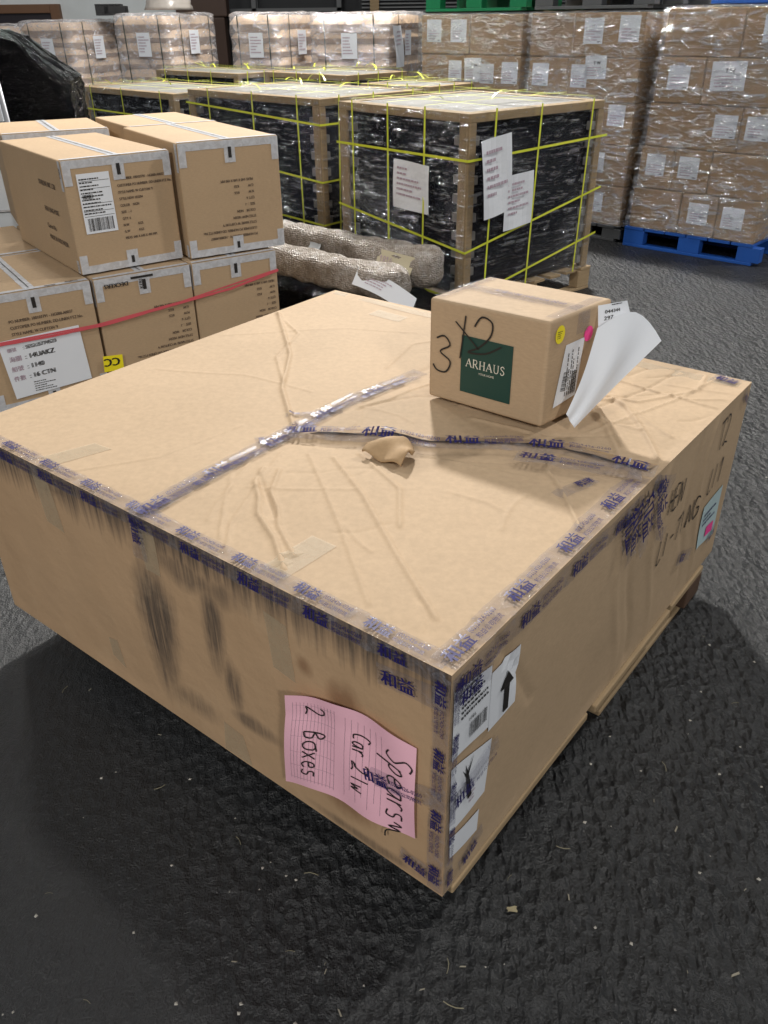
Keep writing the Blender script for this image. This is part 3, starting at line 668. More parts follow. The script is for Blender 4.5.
mb.add([FS.pt(a, b, .002) for a, b in c], [tuple(range(18))], 0); o = mb.build('round_sticker', M['hotpink'], sm); o['label'] = 'hot pink round sticker'
mb = MB(); patch(mb, FS, [(.042,.040),(.135,.050),(.150,.200),(.072,.198)], .002, 0, 1)
barcode(mb, FS, .130, .06, .06, .022, .0032, 1, 90, 4); fineprint(mb, FS, .132, .06, .12, .05, 6, .0032, 1, 6, ang=90); mb2 = None
barcode(mb, FS, .085, .075, .05, .02, .0032, 1, 80, 7)
o = mb.build('shipping_label', [M['paper'], M['ink']], sm); o['label'] = 'white printed shipping label'
mb = MB(); d2 = (s2-s3).length
ribbon(mb, FT, [(.0, d2*.52),(.17,d2*.5),(fw, d2*.52)], .05, .0015, 0, .02, .003, .002, 3, 3); ribbon(mb, FS, [(sw*.52,.27),(sw*.52,.215)], .05, .0015, 0, .02, .003, .002, 4, 3)
text(mb, FT, '和益公司 (02)2426-0260', .10, d2*.5, .02, 0, .0045, 1); ribbon(mb, FT, [(.02,.01),(.02,d2-.01)], .03, .002, 0, .02, .003, .002, 7, 2)
ribbon(mb, FT, [(fw-.012,.02),(fw-.012,d2-.02)], .03, .002, 0, .02, .003, .002, 8, 2)
o = mb.build('packing_tape', [M['tape'], M['ink_blue']], sm)
# papers tucked to its right side
def sheet(name, P, nu, nv, mat, label, fn=None, thick=.0008, mats=None):
    mb = MB(); mb.grid([[P(i/nu, j/nv) for i in range(nu+1)] for j in range(nv+1)], 0)
    if fn: fn(mb)
    o = mb.build(name, mats or mat, None, smooth=True); tag(o, label, 'paper')
    return o
FSn = FS.n; 
def PA(u, v):   # long sheet leaning out from the box side
    b0_, b1_, t0, t1, pk = PAC
    p = b0_.lerp(b1_, u).lerp(t0.lerp(t1, u), v) + (pk - (t0+t1)/2)*math.sin(math.pi*u)*v
    return p + Vector((.010,-.014,.004))*math.sin(math.pi*v)*(.4+.6*math.sin(u*4)) + Vector((0,-.004,.002))*math.sin(u*9+v*5)
PAC = [Vector(p) for p in [(0.455, 1.85, 0.752), (0.478, 1.845, 0.716), (0.531, 1.94, 0.941), (0.697, 1.955, 0.9), (0.63, 1.975, 0.968)]]
class SA:
    def __init__(s, P, w, h): s.P, s.w, s.h = P, w, h
    def pt(s, x, y, off=0):
        u, v = x/s.w, y/s.h; p = Vector(s.P(u, v)); e = .01
        n = (Vector(s.P(u+e, v))-p).cross(Vector(s.P(u, v+e))-p).normalized(); return p + n*off
def PB(u, v):
    b0_, b1_, t0, t1 = [Vector(p) for p in [(0.531, 1.965, 0.87), (0.631, 2.02, 0.907), (0.525, 2.0, 0.982), (0.605, 2.03, 0.985)]]
    p = b0_.lerp(b1_, u).lerp(t0.lerp(t1, u), v); return p + Vector((.008,-.008,.004))*math.sin(math.pi*u) + FSn*.018
def fB(mb):
    S = SA(PB, .15, .19)
    text(mb, S, '044344', .022, .152, .021, -4, .0015, 1, bold=.001); text(mb, S, '297', .018, .125, .023, -4, .0015, 1, bold=.001); fineprint(mb, S, .05, .178, .08, .012, 1, .0015, 1, 3)
sheet('paper_sheet', PB, 10, 10, None, 'crumpled printed sheet taped to the right side of the small green logo box', fB, mats=[M['paper'], M['ink']])
def fA(mb):
    S = SA(PA, .14, .33); pass
sheet('paper_sheet', PA, 8, 20, None, 'long blank looking white sheet leaning out from the small box', fA, mats=[M['paper'], M['paper_g']])

# ------------------------------------------------------------------ carton stack on the left
def carton(name, p, yaw, w, d, h, z, label, mat, group, fn=None, tapes=True, right=False, parent_mat=None, dark_gap=True, bev=.006):
    """p = front left corner on plan (front right if right=True)"""
    ux = Vector((math.cos(yaw), math.sin(yaw)))
    if right: p = Vector(p) - ux*w
    t = empty(name, (p[0], p[1], z), yaw, label, 'cardboard box', group)
    mb = MB(); mb.box(0, w, 0, d, 0, h); mb.build('carton_body', mat, t, bevel=bev)
    F = Flat((0,0,0), (1,0,0), (0,0,1)); T = Flat((0,0,h), (1,0,0), (0,1,0)); Lf = Flat((0,d,0), (0,-1,0), (0,0,1)); Rt = Flat((w,0,0), (0,1,0), (0,0,1))
    if tapes:
        tw = .032
        def tp(S, pts, wd, off, name='sealing_tape', m_=None):
            q = MB(); ribbon(q, S, pts, wd, off, 0, .03, .002); q.build(name, m_ or M['tape_w'], t)
        for zz in (h-tw/2-.002, tw/2+.002): tp(F, [(.006,zz),(w-.006,zz)], tw, .0018)
        for cx, wd, l1, l2 in ((w/2,.052,.095,.075), (.02,.034,.10,.08), (w-.02,.034,.10,.08)): tp(F, [(cx,h-.003),(cx,h-l1)], wd, .003); tp(F, [(cx,.003),(cx,l2)], wd, .003)
        tp(T, [(w/2,.004),(w/2,d-.004)], .045, .0016); tp(T, [(.006,.014),(w-.006,.014)], .028, .0024)
        tp(Lf, [(d-.014,h-.003),(d-.014,h-.12)], .026, .002); tp(Lf, [(d-.014,.006),(d-.014,.06)], .026, .002)
        tp(F, [(w/2,h-.03),(w/2,h-.075)], .016, .0042, 'carton_seam', M['ink']); tp(F, [(w/2,.02),(w/2,.05)], .014, .0042, 'carton_seam', M['ink']); tp(T, [(w/2,.03),(w/2,d-.02)], .004, .0034, 'carton_seam', M['ink'])
    if fn: fn(t, F, T, Lf, Rt, w, d, h)
    return t
G1 = 'shipping cartons stacked at the left'
LINES = ['PO NUMBER: 100107791 - HG000-A0037', 'CUSTOMER PO NUMBER: DD-LINEN FTZ No.', "STYLE NAME: W CLIFTON '9", 'STYLE NEW 103204', 'COLOR    NGN', 'SIZE  : -1', 'QTY: 6', 'N.W            KGS', 'G.W            KGS', 'MEAS: 640 X 640 X 490 MM']
def printed(flip=False, lines=LINES, x=.20, y=.37, s=.0185, extra=None):
    def f(t, F, T, Lf, Rt, w, d, h):
        mb = MB()
        for i, l in enumerate(lines):
            if flip: text(mb, F, l, w-x+.02, h-y+i*.027, s, 180, .002, 0, sx=.82, bold=.0012)
            else: text(mb, F, l, x, y-i*.027, s, 0, .002, 0, sx=.82, bold=.0012)
        mb.build('box_print', M['ink_brown'], t)
        if extra: extra(F, Lf, w, d, h, t)
    return f
yU, yL = R(32.1), R(34)
def fA_(t, F, T, Lf, Rt, w, d, h):
    def ex(F, Lf, w, d, h, t):
        for i, (s, x, z) in enumerate([('STARLINE INT. LTD.', d-.34, .335), ('HSIU LING PORT', d-.33, .225), ('Carton No.', d-.34, .15), ('MADE IN INDONESIA', d-.34, .10)]): mb = MB(); text(mb, Lf, s, x, z, .030, 0, .002, 0, sx=.85, bold=.002); mb.build('side_print', M['ink_brown'], t)
    printed(False, x=.222, y=.365, s=.0152, extra=ex)(t, F, T, Lf, Rt, w, d, h)
    mb = MB(); patch(mb, F, [(.055,.165),(.195,.165),(.195,.405),(.055,.405)], .003, 0, 1)
    for zz in (.375,.345,.285,.255,.235): ribbon(mb, F, [(.06,zz),(.19,zz)], .0015, .004, 1, 1)
    barcode(mb, F, .07, .175, .11, .052, .0042, 1, 0, 8); fineprint(mb, F, .062, .24, .12, .15, 11, .0042, 1, 9, fill=.7); barcode(mb, F, .066, .305, .045, .018, .0042, 1, 0, 3)
    o = mb.build('shipping_label', [M['paper'], M['ink']], t); o['label'] = 'white shipping label with barcode'
    mb = MB(); text(mb, Lf, 'ASICS', d-.024, h-.03, .016, -90, .0036, 0, bold=.002); text(mb, Lf, 'DD', d-.020, .045, .02, -90, .0036, 0); mb.build('tape_print', M['ink_brown'], t)
Aup = carton('shipping_carton', (-1.30,3.566), R(37), .478, .86, .462, .652, 'open-topped-looking taped carton with barcode label, upper left of the stack', M['card_b'], G1, fA_)
Aup['label'] = 'taped carton with white barcode label in the upper layer of the left stack'
carton('shipping_carton', (-.877,3.825), yU, .484, .75, .490, .652, 'upper carton at the right end of the left stack, print upside down', M['card_b'], G1, printed(True, x=.16, y=.41, s=.0165))
def tw2(s):
    def f(t, F, T, Lf, Rt, w, d, h):
        mb = MB(); text(mb, F, s, w*.34, h-.028, .026, 180, .0042, 0, bold=.002); ribbon(mb, F, [(w*.37,h-.018),(w*.60,h-.018)], .010, .0045); text(mb, F, 'KERI', w*.5-.008, h-.07, .022, 90, .0048, 0, bold=.001); mb.build('tape_print', M['ink'], t)
    return f
carton('shipping_carton', (-1.39,4.61), R(27), .52, .60, .474, .652, 'second row carton behind the one with the barcode label', M['card_b'], G1, right=True)
carton('shipping_carton', (-1.26,4.52), yU, .47, .62, .485, .652, 'carton in the second row behind the upside down print carton', M['card_b'], G1)
def fD(t, F, T, Lf, Rt, w, d, h):
    printed(True, x=.05, y=.40, s=.017)(t, F, T, Lf, Rt, w, d, h); tw2('DECKERS')(t, F, T, Lf, Rt, w, d, h)
def fC(t, F, T, Lf, Rt, w, d, h):
    printed(False, x=.13, y=.375, s=.0185)(t, F, T, Lf, Rt, w, d, h)
    mb = MB(); patch(mb, F, [(.085,.05),(.415,.07),(.405,.318),(.065,.308)], .006, 0, 1)
    for i, (c, s, sz) in enumerate([('櫃號', 'SEGU5774523', .020), ('海關', '14UAKZ', .027), ('船號', '1140', .026), ('件數', '16 CTN', .026)]):
        text(mb, F, c, .095, .258-i*.043, sz*.95, 2, .007, 2, bold=.002); text(mb, F, ': '+s, .160, .260-i*.043, sz*1.1, 2, .007, 1, bold=.0045)
    fineprint(mb, F, .17, .065, .09, .05, 5, .007, 1, 8); 
    o = mb.build('paper_notice', [M['paper'], M['ink'], M['ink_pale']], t); o['label'] = 'white notice sheet reading SEGU5774523, 14UAKZ, 1140, 16 CTN'
    mb = MB(); text(mb, T, 'ASICS', w-.10, .012, .022, 0, .0042, 0, bold=.002); ribbon(mb, T, [(w*.62,.008),(w-.14,.008)], .008, .0045, 0, 1); mb.build('tape_print', M['ink_brown'], t)
wL = .444
uL = Vector((math.cos(yL), math.sin(yL))); vL = Vector((-math.sin(yL), math.cos(yL))); pD = Vector((-1.242,3.516))
carton('shipping_carton', pD - uL*.012, yL, .49, .66, .498, .15, 'low carton carrying a white notice sheet, left corner of the stack', M['card_b'], G1, fC, right=True)
carton('shipping_carton', pD, yL, wL, .66, .495, .15, 'middle carton of the bottom layer with yellow CC sticker', M['card_b'], G1, fD)
carton('shipping_carton', pD + uL*(wL+.008), yL, wL-.01, .66, .495, .15, 'right end carton of the bottom layer of the left stack', M['card_b'], G1, printed(True, x=.04, y=.38, s=.0165))
carton('shipping_carton', pD - uL*.012 + vL*.68, yL, .49, .66, .498, .15, 'bottom layer carton behind the one with the notice sheet', M['card_b'], G1, right=True)
for k in (0, 1): carton('shipping_carton', pD + uL*(wL+.008)*k + vL*.68, yL, wL-.01, .66, .495, .15, ['hidden bottom carton behind the CC sticker carton', 'hidden bottom carton behind the right end carton'][k], M['card_b'], G1, tapes=False)
# yellow CC sticker
F0 = Flat((*(pD), .15), (*uL, 0), (0,0,1)); mb = MB(); patch(mb, F0, [(-.028,.085),(.062,.078),(.066,.150),(-.022,.158)], .010, 0, 1); text(mb, F0, 'CC', .052, .14, .052, 176, .0115, 1, bold=.005)
tag(mb.build('corner_sticker', [M['yellow_st'], M['ink']]), 'yellow square sticker reading CC upside down on the left carton stack', 'sticker')
# pink strap round the stack
mb = MB(); a = pD - uL*.52; Fp = Flat((*a, 0), (*uL, 0), (0,0,1))
ribbon(mb, Fp, [(0,.45),(.3,.445),(.55,.450),(.8,.475),(1.15,.505),(1.40,.550),(1.405,.555)], .011, .014, 0, .03, .002); ribbon(mb, Fp, [(0,.455),(.5,.455),(.9,.487),(1.40,.555)], .007, .012, 0, .03)
tag(mb.build('packing_strap', M['strap_pink']), 'pinkish red plastic strap stretched across the bottom layer of the left stack', 'strap')
pallet('wooden_pallet', (*(pD - uL*.5 + vL*.03), 0), yL, 1.38, 1.3, .149, M['wood'], 'wooden pallet under the stack of shipping cartons at the left')

# ------------------------------------------------------------------ strapped furniture crates
GC = 'black furniture crates tied with yellow straps'
def rnd_strip(rn, S, pts, w, off, mb): ribbon(mb, S, pts, w, off, 0, .1)
def crate(p0, aL, aR, wl, wr, z0, z1, label, straps=True, nblk=10, papers=(), seed=0, film=True, detail=True, hs=None, vsL=(.28,.56,.85), vsR=(.15,.47,.87)):
    """p0 near corner; aL direction to the left back, aR to the right back (perpendicular)"""
    yaw = math.atan2(aR[1], aR[0]); t = empty('furniture_crate', (*p0, z0), yaw, label, 'crate', GC); h = z1-z0
    # local: x along the right face, y along the left face
    rn = random.Random(seed)
    mb = MB(); mb.box(.05, wr-.05, .05, wl-.05, .0, h-.06); mb.build('contents', M['contents'], t, bevel=.02)
    for (x, y) in ((0,0),(wr,0),(0,wl),(wr,wl)):
        sx = 1 if x == 0 else -1; sy = 1 if y == 0 else -1
        q = MB(); q.box(min(x,x+sx*.055), max(x,x+sx*.055), min(y,y+sy*.02), max(y,y+sy*.02), 0, h-.055); q.box(min(x,x+sx*.02), max(x,x+sx*.02), min(y+sy*.02,y+sy*.075), max(y+sy*.02,y+sy*.075), 0, h-.055)
        q.build('corner_post', M['wood_p'], t, bevel=.002)
        q = MB(); q.box(min(x+sx*.056,x+sx*.062), max(x+sx*.056,x+sx*.062), min(y+sy*.024,y+sy*.05), max(y+sy*.024,y+sy*.05), .03, h-.07)
        for k in range(nblk):
            z = .03 + k*(h-.1)/nblk; bh = (h-.1)/nblk*.48
            q.box(min(x+sx*.056,x+sx*.095), max(x+sx*.056,x+sx*.095), min(y+sy*.012,y+sy*.05), max(y+sy*.012,y+sy*.05), z, z+bh)
            q.box(min(x+sx*.012,x+sx*.05), max(x+sx*.012,x+sx*.05), min(y+sy*.076,y+sy*.125), max(y+sy*.076,y+sy*.125), z, z+bh)
        q.build('foam_spacer', M['foam'], t, bevel=.004)
    # top frame and lid boards
    for (x0,x1,y0,y1) in ((0,wr,0,.08),(0,wr,wl-.08,wl),(0,.08,.081,wl-.081),(wr-.08,wr,.081,wl-.081)):
        q = MB(); q.box(x0,x1,y0,y1,h-.054,h-.008); q.build('top_rail', M['wood_p'], t, bevel=.003)
    q = MB(); q.box(.081, wr-.081, .081, wl-.081, h-.03, h-.012); q.build('lid', M['foam'], t, bevel=.002)
    FR = Flat((0,0,0), (1,0,0), (0,0,1)); FL = Flat((0,wl,0), (0,-1,0), (0,0,1)); FTp = Flat((0,0,h), (1,0,0), (0,1,0))
    hs = hs or ((.235,.235,.20),(.72,.60,.50),(1.0,.97,.78))
    if film:
        q = MB()
        for S, L in ((FR, wr), (FL, wl)):
            nx, nz = 40, 30
            q.grid([[S.pt(L*i/nx, h*(j/nz)*.999+.002, .012 + .010*noise.noise(Vector((i*.25, j*.9, seed+L)))+ (0 if 0 < i < nx else 0)) for i in range(nx+1)] for j in range(nz+1)])
        q.grid([[FTp.pt(-.008+(wr+.016)*i/30, -.008+(wl+.016)*j/30, .006+.008*noise.noise(Vector((i*.4, j*.3, seed)))) for i in range(31)] for j in range(31)])
        q.build('stretch_film', M['film'], t, smooth=True)
    sw = .013
    if straps:
        def hz_strap(fl, f0, fr):
            q = MB(); ribbon(q, FL, [(0,h*(1-fl)),(wl+.026,h*(1-f0))], sw, .026, 0, .1); ribbon(q, FR, [(-.026,h*(1-f0)),(wr+.02,h*(1-fr))], sw, .026, 0, .1); q.build('strap', M['strap_y'], t)
        for (f0, fl, fr) in hs: hz_strap(fl, f0, fr)
        for f in vsL:
            y = wl*f; q = MB(); ribbon(q, FL, [(wl-y+.01*rn.uniform(-1,1),0),(wl-y,h+.012)], sw, .030, 0, .1); ribbon(q, FTp, [(-.03,y),(wr*.5,y+rn.uniform(-.03,.03)),(wr+.02,y)], sw, .018, 0, .1); q.build('strap', M['strap_y'], t)
        for f in vsR:
            x = wr*f; q = MB(); ribbon(q, FR, [(x-.03,0),(x,h+.012)], sw, .030, 0, .1); ribbon(q, FTp, [(x,-.03),(x+rn.uniform(-.02,.02),wl*.5),(x,wl+.02)], sw, .022, 0, .1); q.build('strap', M['strap_y'], t)
        for k in range(7):   # knots with loose tails on the lid
            x, y = wr*rn.uniform(.05,.95), wl*rn.uniform(.05,.95); an = rn.uniform(0,6.28); q = MB(); L = rn.uniform(.08,.2)
            pts = [(x,y,h+.02),(x+.4*L*math.cos(an),y+.4*L*math.sin(an),h+.02+rn.uniform(.02,.07)),(x+L*math.cos(an),y+L*math.sin(an),h+.02+rn.uniform(.0,.05))]
            p2 = []
            for u in range(7):
                s = u/6; p2.append(tuple((1-s)**2*pts[0][c]+2*s*(1-s)*pts[1][c]+s*s*pts[2][c] for c in range(3)))
            q.grid([[(px-.006*math.sin(an),py+.006*math.cos(an),pz),(px+.006*math.sin(an),py-.006*math.cos(an),pz)] for px,py,pz in p2]); q.build('strap_tail', M['strap_y'], t)
    for (face, x0, z0_, w_, h_, rot, off, lab) in papers:
        S = FL if face == 'L' else FR; q = MB(); ca, sa = math.cos(R(rot)), math.sin(R(rot))
        q.grid([[S.pt(x0+(w_*i/6)*ca-(h_*j/6)*sa, z0_+(w_*i/6)*sa+(h_*j/6)*ca, off+.006*math.sin(i*.9+j*.5)) for i in range(7)] for j in range(7)])
        S2 = Flat(S.pt(x0, z0_, off+.009), S.ux*ca+S.uy*sa, S.uy*ca-S.ux*sa)
        fineprint(q, S2, w_*.12, h_*.25, w_*.76, h_*.65, 6, 0, 1, seed+int(x0*100), fill=.6); o = q.build('paper_tag', [M['paper'], M['ink_pale']], t); o['label'] = lab
    return t
def nrm(x, y): l = math.hypot(x, y); return (x/l, y/l)
aL1, aR1 = nrm(-.56,.83), nrm(.83,.56)
aL1, aR1 = nrm(-.64,.768), nrm(.768,.64)
c1 = crate((.484,4.79), aL1, aR1, 1.15, 1.17, .151, 1.16, 'nearest black crate with two hanging papers on its right side, on a pale pallet', nblk=9, seed=1,
  papers=(('L', .56, .46, .31, .27, -2, .034, 'white paper sheet on the left side'), ('R', .10, .45, .235, .42, 7, .045, 'crumpled white sheet at the corner'), ('R', .28, .36, .25, .30, 4, .034, 'white sheet under the film')))
pallet('wooden_pallet', (.484+.01, 4.79-.01, 0), math.atan2(aR1[1], aR1[0]), 1.20, 1.16, .15, M['wood'], 'pale wooden pallet under the nearest strapped black crate', boards=8)
aL2, aR2 = nrm(-.71,.704), nrm(.704,.71)
c2 = crate((-.408,6.21), aL2, aR2, 1.58, 1.05, .151, 1.13, 'black strapped crate behind the right end of the left carton stack', nblk=8, seed=2, papers=(('L', .16, .52, .22, .20, 0, .03, 'white paper label'),), vsL=(.13,.45,.80), hs=((.17,.10,.17),(.55,.45,.53),(.85,.80,.83)))
pallet('wooden_pallet', (-.40, 6.22, 0), math.atan2(aR2[1], aR2[0]), 1.05, 1.56, .15, M['wood'], 'wooden pallet under the crate behind the left carton stack')
c3 = crate((-1.70,7.54), aL2, aR2, 1.55, .90, .151, 1.08, 'black strapped crate beside the black wrapped bundle, left of the others', nblk=8, seed=3, papers=(('L', .9, .5, .2, .2, 0, .03, 'white paper label'),), hs=((.22,.2,.2),(.6,.5,.5),(.9,.9,.9)), vsL=(.1,.5,.85))
pallet('wooden_pallet', (-1.69, 7.55, 0), math.atan2(aR2[1], aR2[0]), .90, 1.52, .15, M['wood'], 'wooden pallet under the leftmost strapped crate')
aL4, aR4 = nrm(-.72,.69), nrm(.69,.72)
crate((.41,7.35), aL4, aR4, .78, .58, .151, 1.12, 'small black crate showing its top behind the nearest strapped crate', nblk=6, seed=4)
pallet('wooden_pallet', (.41, 7.36, 0), math.atan2(aR4[1], aR4[0]), .58, .77, .15, M['wood'], 'wooden pallet under the small rear crate', boards=4)
crate((-.30,8.60), aL4, aR4, 1.2, .85, .151, 1.14, 'rear black crate below the middle sack bale, only its lid showing', nblk=6, seed=5)
pallet('wooden_pallet', (-.30, 8.61, 0), math.atan2(aR4[1], aR4[0]), .85, 1.18, .15, M['wood'], 'wooden pallet under the rear crate below the middle sack bale')
crate((-1.45,9.50), aL4, aR4, 1.5, .70, .151, 1.12, 'rear black crate below the left sack bales, only its lid showing', nblk=6, seed=6)
pallet('wooden_pallet', (-1.45, 9.51, 0), math.atan2(aR4[1], aR4[0]), .70, 1.48, .15, M['wood'], 'wooden pallet under the rear left crate')

# ------------------------------------------------------------------ wrapped rolls and the black bundle below them
def lumpy(name, A, B, rx, rz, mat, label, cat, ends=.85, n=60, seed=0, amp=.012, sq=.6, group=None, m=20):
    A, B = Vector(A), Vector(B); t = (B-A).normalized(); s = t.cross(Vector((0,0,1))).normalized(); u = s.cross(t); mb = MB(); rows = []
    for i in range(n+1):
        f = i/n; c = A.lerp(B, f); k = min(1, .80+.20*min(1, min(f, 1-f)/.035)**.5) if ends else 1; row = []
        for j in range(m):
            a = 2*math.pi*j/m; ca, sa = math.cos(a), math.sin(a)
            X = math.copysign(abs(ca)**sq, ca)*rx*k; Z = math.copysign(abs(sa)**sq, sa)*rz*k
            q = c + s*X + u*Z; row.append(q + (s*ca+u*sa)*amp*noise.noise(q*9+Vector((seed,0,0))) + u*(.0))
        rows.append(row)
    def cap(row, c, out): return [[c + (q-c)*f_ + out*g_ for q in row] for f_, g_ in ((.97, .008), (.85, .018), (.5, .022), (.02, .02))]
    rows = cap(rows[0], A, -t)[::-1] + rows + cap(rows[-1], B, t)
    mb.grid(rows, 0, close=True); o = mb.build(name, mat, None, smooth=True); tag(o, label, cat, group); return o
root = empty('wrapped_roll', label='far bubble wrapped furniture roll with cream paper tag', cat='wrapped roll', group='bubble wrapped rolls behind the big carton')
o = lumpy('bubble_wrap', (-.68,5.40,.395), (.30,4.60,.395), .10, .10, M['bubble'], None, None, seed=1, amp=.03, sq=.55); o.parent = root
d = (Vector((.30,4.60,0))-Vector((-.68,5.40,0))).normalized(); side = Vector((d.y,-d.x,0))
def tagpaper(root, c, w, h, rot, mats, name, lab, lines=None, tilt=.35, off=.115, fine=None):
    S0 = Vector(c) + side*off; ux = d.copy(); uy = (Vector((0,0,1))*math.cos(tilt) - side*math.sin(tilt)).normalized(); ux2 = ux*math.cos(R(rot))+uy*math.sin(R(rot)); uy2 = uy*math.cos(R(rot))-ux*math.sin(R(rot))
    S = Flat(S0, ux2, uy2); mb = MB(); mb.grid([[S.pt(-w/2+w*i/8, -h/2+h*j/6, .010*math.sin(i*.8)+.004*math.sin(j)) for i in range(9)] for j in range(7)])
    for k, l in enumerate(lines or []): scrawl(mb, S, l, -w*.38, h*.05-k*h*.38, h*.26, 0, .005, .014, 1, sx=.8)
    if fine: fineprint(mb, S, -w*.3, -h*.25, w*.6, h*.55, fine, .012, 1, 4)
    o = mb.build(name, mats, root, smooth=True); o['label'] = lab
tagpaper(root, (.14,4.73,.385), .26, .17, -3, [M['cream_tag'], M['ink_pale']], 'cream_tag', 'cream paper with faint handwriting', ['1814', 'BB310'])
tagpaper(root, (-.33,5.11,.41), .09, .07, 0, [M['paper_g'], M['ink_pale']], 'small_tag', 'small pale tag', tilt=.5)
root2 = empty('wrapped_roll', label='near bubble wrapped furniture roll with trailing white paper', cat='wrapped roll', group='bubble wrapped rolls behind the big carton')
o = lumpy('bubble_wrap', (-.66,4.98,.37), (.10,4.30,.385), .10, .085, M['bubble'], None, None, seed=4, amp=.03, sq=.6); o.parent = root2
side = Vector((d.y,-d.x,0))
mb = MB()
def PW(u, v): 
    base = Vector((-.10,4.42,.46)).lerp(Vector((.20,4.13,.37)), u) + side*(.03+.06*v) + Vector((0,0,-.08*v)); return base + Vector((0,0,.02*math.sin(u*3.1)))
mb.grid([[PW(i/10, j/6) for i in range(11)] for j in range(7)]); Sx = SA(lambda u, v: PW(u, 1-v), .3, .12); fineprint(mb, Sx, .06, .03, .15, .07, 4, .003, 1, 5)
o = mb.build('white_paper', [M['paper'], M['ink_pale']], root2, smooth=True); o['label'] = 'white paper trailing over the roll'
lumpy('black_wrapped_bundle', (-.80,5.30,.14), (.49,4.36,.14), .19, .11, M['black_film'], 'long black film wrapped bundle lying beneath the two bubble wrapped rolls', 'wrapped bundle', seed=8, amp=.05, sq=.6)

# ------------------------------------------------------------------ black wrapped pallet load, left
def blob_load(p0, yaw, w, d, hf, z0, mat, name, label, cat, seed, slope):
    mb = MB(); t = empty(name, (*p0, z0), yaw, label, cat); nx, ny, nz = 56, 40, 60
    def P(x, y, z): 
        q = Vector((x, y, z)); nv = noise.noise(q*5+Vector((seed,0,0)))*.03 + noise.noise(q*14+Vector((seed,3,0)))*.02 + noise.noise(Vector((q.x*16,q.y*16,q.z*40)))*.012
        c = Vector((w/2, d/2, hf*.5)); dd = Vector((x-c.x, y-c.y, (z-c.z)*.6)).normalized(); return q + dd*nv
    def top(x, y): return hf*slope(x/w, y/d)
    def ring(f):
        r = []
        for i in range(nx): r.append((w*i/nx, 0))
        for i in range(ny): r.append((w, d*i/ny))
        for i in range(nx): r.append((w-w*i/nx, d))
        for i in range(ny): r.append((0, d-d*i/ny))
        return r
    rows = []
    for k in range(nz+1):
        f = k/nz; rows.append([P(x, y, top(x, y)*f) for x, y in ring(f)])
    for k in range(1, 9):
        g = 1-k/8*.999; rows.append([P(w/2+(x-w/2)*g, d/2+(y-d/2)*g, top(w/2+(x-w/2)*g, d/2+(y-d/2)*g)+.03*(1-g)) for x, y in ring(0)])
    mb.grid(rows, 0, close=True); mb.build('wrapping', mat, t, smooth=True); return t
blob_load((-2.80,5.35), R(12), .95, .85, 1.33, .165, M['black_film'], 'black_wrapped_load', 'tall lumpy pallet load wrapped in shiny black film at the far left', 'wrapped load', 3, lambda u, v: 1.0 - .15*max(0, (u-.70)/.30)**.9 - .012*math.sin(u*8))
pallet('wooden_pallet', (-2.70,5.38,0), R(12), .92, .8, .138, M['wood_d'], 'dark wooden pallet under the black film wrapped load')
# grey metal trolley frame at the left edge
t = empty('metal_trolley', (0,0,0), label='grey metal trolley side with white edge leaning at the far left', cat='trolley')
def bar(mb, a, b, r, n=8): mb.tube([a, b], r, n)
a_, b_ = Vector((-2.155,5.2,1.34)), Vector((-2.10,5.2,.0))
mb = MB(); mb.tube([a_, b_], .016); mb.tube([a_+Vector((-.5,-.1,0)), b_+Vector((-.5,-.1,0))], .016); mb.build('upright', M['metal'], t, smooth=True)
mb = MB()
for k in range(6): f = k/5*.9; mb.tube([a_.lerp(b_, f), a_.lerp(b_, f)+Vector((-.5,-.1,0))], .009)
mb.build('rung', M['metal'], t, smooth=True)
mb = MB(); mb.hull8([a_+Vector((-.48,-.095,-.02)), a_+Vector((-.02,-.005,-.02)), a_+Vector((-.02,.01,-.02)), a_+Vector((-.48,-.08,-.02)), b_+Vector((-.48,-.095,.1)), b_+Vector((-.02,-.005,.1)), b_+Vector((-.02,.01,.1)), b_+Vector((-.48,-.08,.1))][4:]+[a_+Vector((-.48,-.095,-.02)), a_+Vector((-.02,-.005,-.02)), a_+Vector((-.02,.01,-.02)), a_+Vector((-.48,-.08,-.02))]); mb.build('side_panel', M['paper_g'], t)

